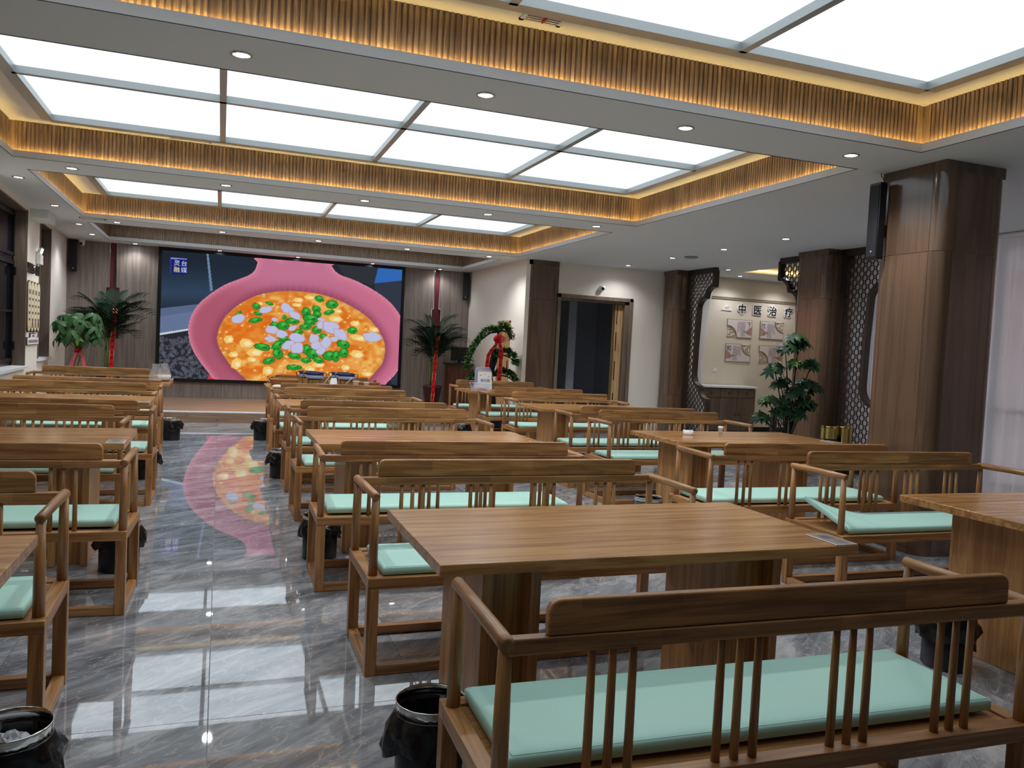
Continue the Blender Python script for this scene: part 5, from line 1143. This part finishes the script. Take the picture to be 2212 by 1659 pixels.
# ---------------------------------------------------------------- lectern and brass bins
lc = thing('lectern', 'dark reddish wooden lectern with a black monitor on the stage', 'lectern', (4.73, 16.25, SH))
LW = wood('lectern_wood', (78, 42, 28), (104, 58, 38), 'z', 0.3)
MB().rbox(-0.24, 0.24, -0.16, 0.16, 0.0, 0.86, 0.006).build('body', LW, lc); MB().rbox(-0.28, 0.28, -0.24, 0.22, 0.86, 0.90, 0.008).build('desk_top', plain('lectern_top', (44, 32, 30), 0.3), lc)
for x in (-0.25, 0.23): MB().rbox(x, x+0.03, -0.18, -0.15, 0.02, 0.86, 0.004).build('pilaster', LW, lc)
mon = thing('monitor', 'black monitor standing on the lectern behind the bonsai', 'monitor', (4.76, 16.28, SH+0.90))
MB().rbox(-0.19, 0.19, -0.03, 0.0, 0.05, 0.34, 0.006).build('display', M_black, mon); MB().rbox(-0.10, 0.10, -0.09, 0.07, 0.0, 0.012, 0.004).build('foot', M_black, mon); MB().rbox(-0.03, 0.03, -0.012, 0.015, 0.01, 0.12, 0.003).build('neck', M_black, mon)
def brass(x, y, label, band):
    t = thing('ash_bin', label, 'bin', (x, y, 0), -0.9, 'brass ash bins')
    MB().lathe([(0.001, 0), (0.10, 0), (0.104, 0.01), (0.104, 0.60), (0.108, 0.605), (0.108, 0.64), (0.100, 0.645), (0.001, 0.63)], 32).build('body', M_gold, t)
    if band: MB().lathe([(0.1055, 0.30), (0.1065, 0.30), (0.1065, 0.47), (0.1055, 0.47), (0.1055, 0.30)], 32).build('opening_band', M_black, t)
    MB().lathe([(0.106, 0.0), (0.110, 0.0), (0.110, 0.05), (0.106, 0.05), (0.106, 0.0)], 32).build('foot_ring', M_black, t)
brass(7.62, 8.46, 'brass cylinder ash bin with a black opening band beside the lattice', True); brass(7.86, 8.46, 'plain brass cylinder ash bin next to the banded one', False)

# ---------------------------------------------------------------- things on the tables
Z = ZTB+0.0005
t = thing('ashtray', 'white round ashtray on a bare oak table', 'ashtray', (3.88, 6.02, Z))
MB().lathe([(0.001, 0.0), (0.043, 0), (0.046, 0.006), (0.046, 0.034), (0.040, 0.036), (0.036, 0.012), (0.001, 0.010)], 28).build('dish', plain('porcelain', (236, 236, 234), 0.15), t)
m = MB()
for a in (0.3, 2.4, 4.5): m.tube([(0.034*math.cos(a), 0.034*math.sin(a), 0.036), (0.048*math.cos(a), 0.048*math.sin(a), 0.036)], 0.005, 6)
m.build('rest', MATS['porcelain'], t)
t = thing('toothpick_jar', 'clear toothpick jar with white lid beside the ashtray', 'jar', (4.24, 6.06, Z))
MB().lathe([(0.001, 0), (0.020, 0), (0.021, 0.003), (0.021, 0.058)], 20).build('jar', M_clear, t); MB().lathe([(0.023, 0.056), (0.0235, 0.072), (0.021, 0.075), (0.001, 0.075)], 20).build('lid', MATS['porcelain'], t)
for k in range(26):
    a = k*2.4; r = 0.0165*math.sqrt((k+1)/26); MB().tube([(r*math.cos(a), r*math.sin(a), 0.003), (r*math.cos(a), r*math.sin(a), 0.054)], 0.0015, 5).build('toothpick', plain('toothpick', (226, 190, 110), 0.6), t)
# jars on the window-row table
def jar(x, y, label, content, labelled):
    t = thing('glass_jar', label, 'jar', (x, y, Z), 0, 'ribbed glass jars')
    m = MB(); prof = [(0.001, 0.004), (0.062, 0.0), (0.075, 0.02), (0.082, 0.06), (0.072, 0.12), (0.052, 0.18), (0.046, 0.20), (0.046, 0.235), (0.048, 0.24)]
    n = 40; vs = [(r*(1+0.03*math.cos(10*2*PI*k/n))*math.cos(2*PI*k/n), r*(1+0.03*math.cos(10*2*PI*k/n))*math.sin(2*PI*k/n), z) for r, z in prof for k in range(n)]
    m.add(vs, [(i*n+k, i*n+(k+1) % n, (i+1)*n+(k+1) % n, (i+1)*n+k) for i in range(len(prof)-1) for k in range(n)], True); m.build('glass', M_glass, t)
    MB().lathe([(0.001, 0.005), (0.058, 0.005), (0.070, 0.02), (0.072, content), (0.001, content+.004)], 20).build('filling', plain('walnuts', (186, 150, 110), 0.8, bump=0.8, bscale=60), t)
    if labelled: MB().lathe([(0.079, 0.02), (0.080, 0.02), (0.083, 0.09), (0.082, 0.09)], 24).build('paper_label', M_paper, t)
jar(-0.79, 11.50, 'ribbed glass jar with a little filling, without paper label', 0.035, False); jar(-0.70, 11.74, 'ribbed glass jar with white paper label', 0.10, True)
cl2 = thing('paper_strip', 'folded pinkish paper strip beside the glass jars', 'paper', (-0.635, 11.86, Z)); MB().add([(-0.04, -0.02, 0), (0.04, -0.01, 0.02), (0.045, 0.02, 0.035), (-0.035, 0.015, 0.0), (-0.04, -0.02, 0.004), (0.04, -0.01, 0.024), (0.045, 0.02, 0.039), (-0.035, 0.015, 0.004)], [(0, 1, 2, 3), (7, 6, 5, 4), (0, 4, 5, 1), (1, 5, 6, 2), (2, 6, 7, 3), (3, 7, 4, 0)]).build('strip', plain('paper_pink', (216, 150, 132), 0.6), cl2)
# plastic box, calendar and lidded tub on the column-row table
x0, y0 = 3.88, 11.86
t = thing('plastic_box', 'clear plastic box with red and white contents before the calendar', 'container', (x0-0.09, y0-0.14, Z))
MB().prism([(-0.13, 0.0), (0.13, 0.0), (0.15, 0.115), (-0.15, 0.115)], -0.08, 0.08).build('tub', M_clear, t); MB().rbox(-0.158, 0.158, -0.088, 0.088, 0.112, 0.128, 0.005).build('lid', M_clear, t)
MB().rbox(-0.166, -0.13, -0.06, -0.0, 0.085, 0.128, 0.004).build('clip', plain('clip_blue', (96, 92, 190), 0.4), t)
for k, (x, y, r, c) in enumerate(((-0.07, 0.0, 0.045, 'w'), (0.03, -0.02, 0.04, 'w'), (0.075, 0.02, 0.035, 'w'), (0.0, -0.05, 0.024, 'r'), (0.06, -0.05, 0.022, 'r'), (-0.03, -0.055, 0.02, 'r'))):
    MB().lathe([(0.001+r*math.sin(PI*q/8)*1.1, r-r*math.cos(PI*q/8)+0.003) for q in range(9)], 12, (x, y, 0)).build('packet', M_paper if c == 'w' else plain('packet_red', (206, 60, 78), 0.5), t)
t = thing('desk_calendar', 'white standing calendar with spiral edge and brush-lettered print', 'calendar', (x0+0.03, y0+0.06, Z))
MB().prism([(-0.085, 0.0), (-0.07, 0.0), (-0.005, 0.30), (-0.012, 0.30)], -0.11, 0.11, 'yz').build('front_leaf', M_paper, t); MB().prism([(0.085, 0.0), (0.07, 0.0), (0.0, 0.30), (0.008, 0.30)], -0.11, 0.11, 'yz').build('back_leaf', M_paper, t)
t.rotation_euler = (0, 0, -0.12)
fl_ = t
ang = math.atan2(0.073, 0.30)
text_obj('lettering', '福天福', 0.05, (-0.0, -0.052, 0.155), (PI/2-ang, 0, 0), plain('print_green', (60, 84, 60), 0.6), t)
MB().box(-0.11, 0.11, -0.0905, -0.084, 0.0, 0.02).build('gold_hem', M_goldprint, t); MB().box(-0.11, 0.11, -0.015, -0.0115, 0.28, 0.298).build('gold_hem', M_goldprint, t)
pr_ = MB()
for (x, z, r) in ((-0.07, 0.225, 0.014), (-0.055, 0.235, 0.010), (0.055, 0.215, 0.012), (0.0, 0.245, 0.012), (0.05, 0.06, 0.012)): pr_.prism([(x+r*math.cos(2*PI*k/8), z+r*1.3*math.sin(2*PI*k/8)) for k in range(8)], -0.0845+z*0.243, -0.0805+z*0.243)
pr_.build('flower_print', plain('print_flower', (206, 150, 96), 0.6), t)
for k in range(16):
    m = MB(); m.tube([(0.112+0.006*math.cos(2*PI*q/8), -0.06+0.06*(k/15)+0.006*math.sin(2*PI*q/8), 0.03+0.25*k/15) for q in range(9)], 0.0015, 4); m.build('spiral_ring', M_blackmetal, t)
t = thing('food_tub', 'clear tub with bluish rim standing upright behind the calendar', 'container', (x0+0.055, y0+0.235, Z))
MB().prism([(-0.12, 0.0), (0.12, 0.0), (0.12, 0.30), (0.09, 0.35), (-0.09, 0.35), (-0.12, 0.30)], -0.04, 0.04).build('tub', M_clear, t)
rim = MB(); rim.tube([(-0.122, -0.045, 0.0), (-0.122, -0.045, 0.30), (-0.09, -0.045, 0.35), (0.09, -0.045, 0.35), (0.122, -0.045, 0.30), (0.122, -0.045, 0.0)], 0.011, 6); rim.build('rim', plain('rim_blue', (150, 158, 214), 0.35), t)

# hotpot feast on the table before the stage
TX, TY = TABLE['B4'][0], TABLE['B4'][1]
M_enamel = plain('enamel_blue', (30, 34, 82), 0.25); M_enam2 = plain('enamel_cloud', (150, 160, 190), 0.3); M_brass2 = plain('brass_dull', (190, 160, 90), 0.3, metal=0.9)
def hotpot(x, y, label):
    t = thing('hotpot', label, 'hotpot', (x, y, Z), 0, 'blue enamel hotpots')
    MB().lathe([(0.001, 0.0), (0.085, 0.0), (0.088, 0.012), (0.06, 0.02), (0.001, 0.02)], 24).build('base_plate', M_blackmetal, t)
    for k in range(3): a = 2*PI*k/3+.5; MB().tube([(0.075*math.cos(a), 0.075*math.sin(a), 0.012), (0.085*math.cos(a), 0.085*math.sin(a), 0.07), (0.095*math.cos(a), 0.095*math.sin(a), 0.11)], 0.007, 6).build('leg', M_brass2, t)
    b = MB().lathe([(0.001, 0.10), (0.095, 0.10), (0.125, 0.12), (0.128, 0.145), (0.115, 0.18), (0.120, 0.205), (0.112, 0.205), (0.105, 0.17), (0.001, 0.165)], 32).build('bowl', M_enamel, t)
    MB().lathe([(0.1255, 0.118), (0.1295, 0.130), (0.1295, 0.148), (0.1245, 0.160)], 32).build('cloud_band', M_enam2, b)
    MB().lathe([(0.001, 0.185), (0.113, 0.19)], 24).build('broth', plain('broth', (196, 124, 84), 0.3), t)
    for s in (-1, 1): MB().tube([(s*0.115, 0, 0.19), (s*0.15, 0, 0.205), (s*0.162, 0, 0.17), (s*0.15, 0, 0.135), (s*0.122, 0, 0.13)], 0.009, 7).build('handle', M_brass2, t)
hotpot(TX-0.15, TY-0.02, 'blue enamel hotpot standing between another hotpot and the long basket'); hotpot(TX-0.22, TY+0.28, 'blue enamel hotpot by the long basket, next to the stage-side bench')
hotpot(TX+0.29, TY-0.02, 'blue enamel hotpot close to the paper cups'); hotpot(TX+0.24, TY+0.28, 'blue enamel hotpot next to the stage-side bench, away from the long basket')
def basket(x, y, lx, ly, h, rz, label):
    t = thing('wicker_basket', label, 'basket', (x, y, Z), rz, 'oval wicker baskets'); M_w = plain('wicker', (168, 112, 60), 0.6, bump=0.7, bscale=120)
    n = 36
    for k in range(6):
        f = 0.82+0.18*k/5; MB().tube([(lx*f*math.cos(2*PI*q/n), ly*f*math.sin(2*PI*q/n), 0.008+h*k/5) for q in range(n+1)], 0.0075 if k < 5 else 0.011, 6).build('wicker_ring', M_w, t)
    m = MB()
    for q in range(n): a = 2*PI*q/n; m.tube([(lx*.82*math.cos(a), ly*.82*math.sin(a), 0.003), (lx*math.cos(a), ly*math.sin(a), h+0.006)], 0.004, 5)
    m.build('stakes', M_w, t); MB().lathe([(0.001, 0.004), (0.82, 0.004), (0.82, 0.008), (0.001, 0.008)], 30, sx=lx, sy=ly).build('bottom', M_w, t)
    return t
basket(TX-0.57, TY-0.08, 0.19, 0.12, 0.075, 0.0, 'long wicker basket nearest the aisle beside a hotpot'); basket(TX-0.57, TY+0.22, 0.19, 0.12, 0.075, 0.05, 'wicker basket behind the long one, holding green leaves')
basket(TX+0.60, TY-0.02, 0.17, 0.11, 0.07, 0.0, 'wicker basket with salad leaves beside a paper cup')
def greens(x, y, z, label, seed, n=26):
    r = random.Random(seed); m = MB()
    for k in range(n): leaf_shape(m, r.uniform(.04, .07), .016, Matrix.Translation((r.gauss(0, .03), r.gauss(0, .02), r.uniform(0, .04))) @ Matrix.Rotation(r.random()*6.28, 4, 'Z') @ Matrix.Rotation(-r.uniform(0, .8), 4, 'Y'), .3, 3)
    o = m.build('salad_leaves', M_leaf, None, fix=False); o.location = (x, y, z); tag(o, label, 'vegetables', None, 'stuff')
greens(TX-0.73, TY+0.20, Z+0.065, 'small heap of green leaves in the wicker basket nearest the aisle', 1); greens(TX+0.68, TY-0.02, Z+0.06, 'small heap of salad leaves in the basket far from the aisle', 2)
cup_me = MB().lathe([(0.001, 0.001), (0.026, 0.0), (0.037, 0.088), (0.040, 0.09), (0.036, 0.09), (0.025, 0.004), (0.001, 0.004)], 20).mesh('cup', M_paper)
rim2 = MB().lathe([(0.037, 0.086), (0.041, 0.088), (0.0395, 0.093), (0.036, 0.091)], 20).mesh('lip', M_paper)
for k, (x, y, s, lab) in enumerate(((TX+0.545, TY-0.22, 1.0, 'white paper cup before the salad basket'), (TX+0.40, TY-0.21, 1.15, 'tall white paper cup between hotpot and salad basket'), (TX+0.07, TY-0.06, 1.0, 'white paper cup behind the takeaway tub'))):
    t = thing('paper_cup', lab, 'cup', (x, y, Z), 0, 'white paper cups'); t.scale = (s, s, s); put('cup', cup_me, t); put('lip', rim2, t)
def tub(x, y, w, d, h, label, mat, fill):
    t = thing('takeaway_tub', label, 'container', (x, y, Z), 0, 'takeaway tubs')
    b = MB()
    for (sx, n) in ((1, 1),): 
        P0 = rounded(w*.44, d*.44, 0.015, 4); P1 = rounded(w/2, d/2, 0.018, 4); n = len(P0)
        vs = [(x_, y_, 0.001) for x_, y_ in P0]+[(x_, y_, h) for x_, y_ in P1]+[(x_*.96, y_*.96, h) for x_, y_ in P1]+[(x_*.96, y_*.96, 0.004) for x_, y_ in P0]
        fs = [(k+n*i, (k+1) % n+n*i, (k+1) % n+n*(i+1), k+n*(i+1)) for i in range(3) for k in range(n)]+[tuple(reversed(range(n))), tuple(range(3*n, 4*n))]
        b.add(vs, fs)
    b.build('tub', mat, t); MB().prism([(x_*.93, y_*.93) for x_, y_ in P0], 0.005, h*.7, 'xy').build('filling', plain('food_%d' % fill, [(206, 150, 96), (226, 222, 216), (210, 190, 150)][fill], 0.6), t)
tub(TX-0.09, TY-0.26, 0.16, 0.11, 0.055, 'clear tub of orange sauce with a spoon in it', M_clear, 0); tub(TX+0.08, TY-0.26, 0.13, 0.10, 0.05, 'white tub of food under the folded tissue', M_paper, 1); tub(TX+0.225, TY-0.27, 0.12, 0.09, 0.05, 'clear tub with chopsticks resting in it', M_clear, 2); tub(TX-0.335, TY-0.26, 0.10, 0.08, 0.05, 'small white tub between basket and dipping bowl', M_paper, 1)
t = thing('dipping_bowl', 'small dark dipping bowl beside the sauce tub', 'bowl', (TX-0.235, TY-0.27, Z)); MB().lathe([(0.001, 0), (0.025, 0), (0.045, 0.035), (0.041, 0.035), (0.022, 0.006), (0.001, 0.006)], 20).build('bowl', M_blackmetal, t); MB().lathe([(0.001, 0.026), (0.037, 0.026)], 16).build('dip', plain('dip_red', (120, 40, 34), 0.3), t)
t = thing('tissue', 'folded white tissue propped on a food tub', 'tissue', (TX+0.08, TY-0.245, Z+0.048)); MB().add([(-0.05, -0.02, 0), (0.05, -0.01, 0.01), (0.045, 0.02, 0.09), (-0.03, 0.03, 0.085), (-0.05, 0.0, 0), (0.05, 0.01, 0.01), (0.045, 0.035, 0.09), (-0.03, 0.045, 0.085)], [(0, 1, 2, 3), (7, 6, 5, 4), (0, 4, 5, 1), (1, 5, 6, 2), (2, 6, 7, 3), (3, 7, 4, 0)]).build('fold', M_paper, t)
t = thing('napkin', 'crumpled white napkin at the table edge by the aisle', 'napkin', (TX-0.67, TY-0.28, Z)); r = random.Random(6); n = 16
m = MB(); m.add([(0.075*(k/6)*math.cos(2*PI*j/n), 0.045*(k/6)*math.sin(2*PI*j/n), max(0.001, 0.02*(1-(k/6)**3)+0.008*r.random()) if k < 6 else 0.001) for k in range(7) for j in range(n)], [(k*n+j, k*n+(j+1) % n, (k+1)*n+(j+1) % n, (k+1)*n+j) for k in range(6) for j in range(n)]); m.build('cloth', M_paper, t)
for (xa, ya, xb, yb, zb, lab) in ((TX-0.08, TY-0.26, TX+0.04, TY-0.20, 0.17, 'pale wooden spoon leaning in the sauce tub'), (TX+0.21, TY-0.27, TX+0.34, TY-0.24, 0.15, 'pale wooden chopsticks leaning in a clear tub')):
    o = MB().tube([(0, 0, 0.01), (xb-xa, yb-ya, zb)], 0.0055, 6).build('wooden_stick', plain('stick_wood', (206, 178, 130), 0.6), None); o.location = (xa, ya, Z+0.004); tag(o, lab, 'utensil')
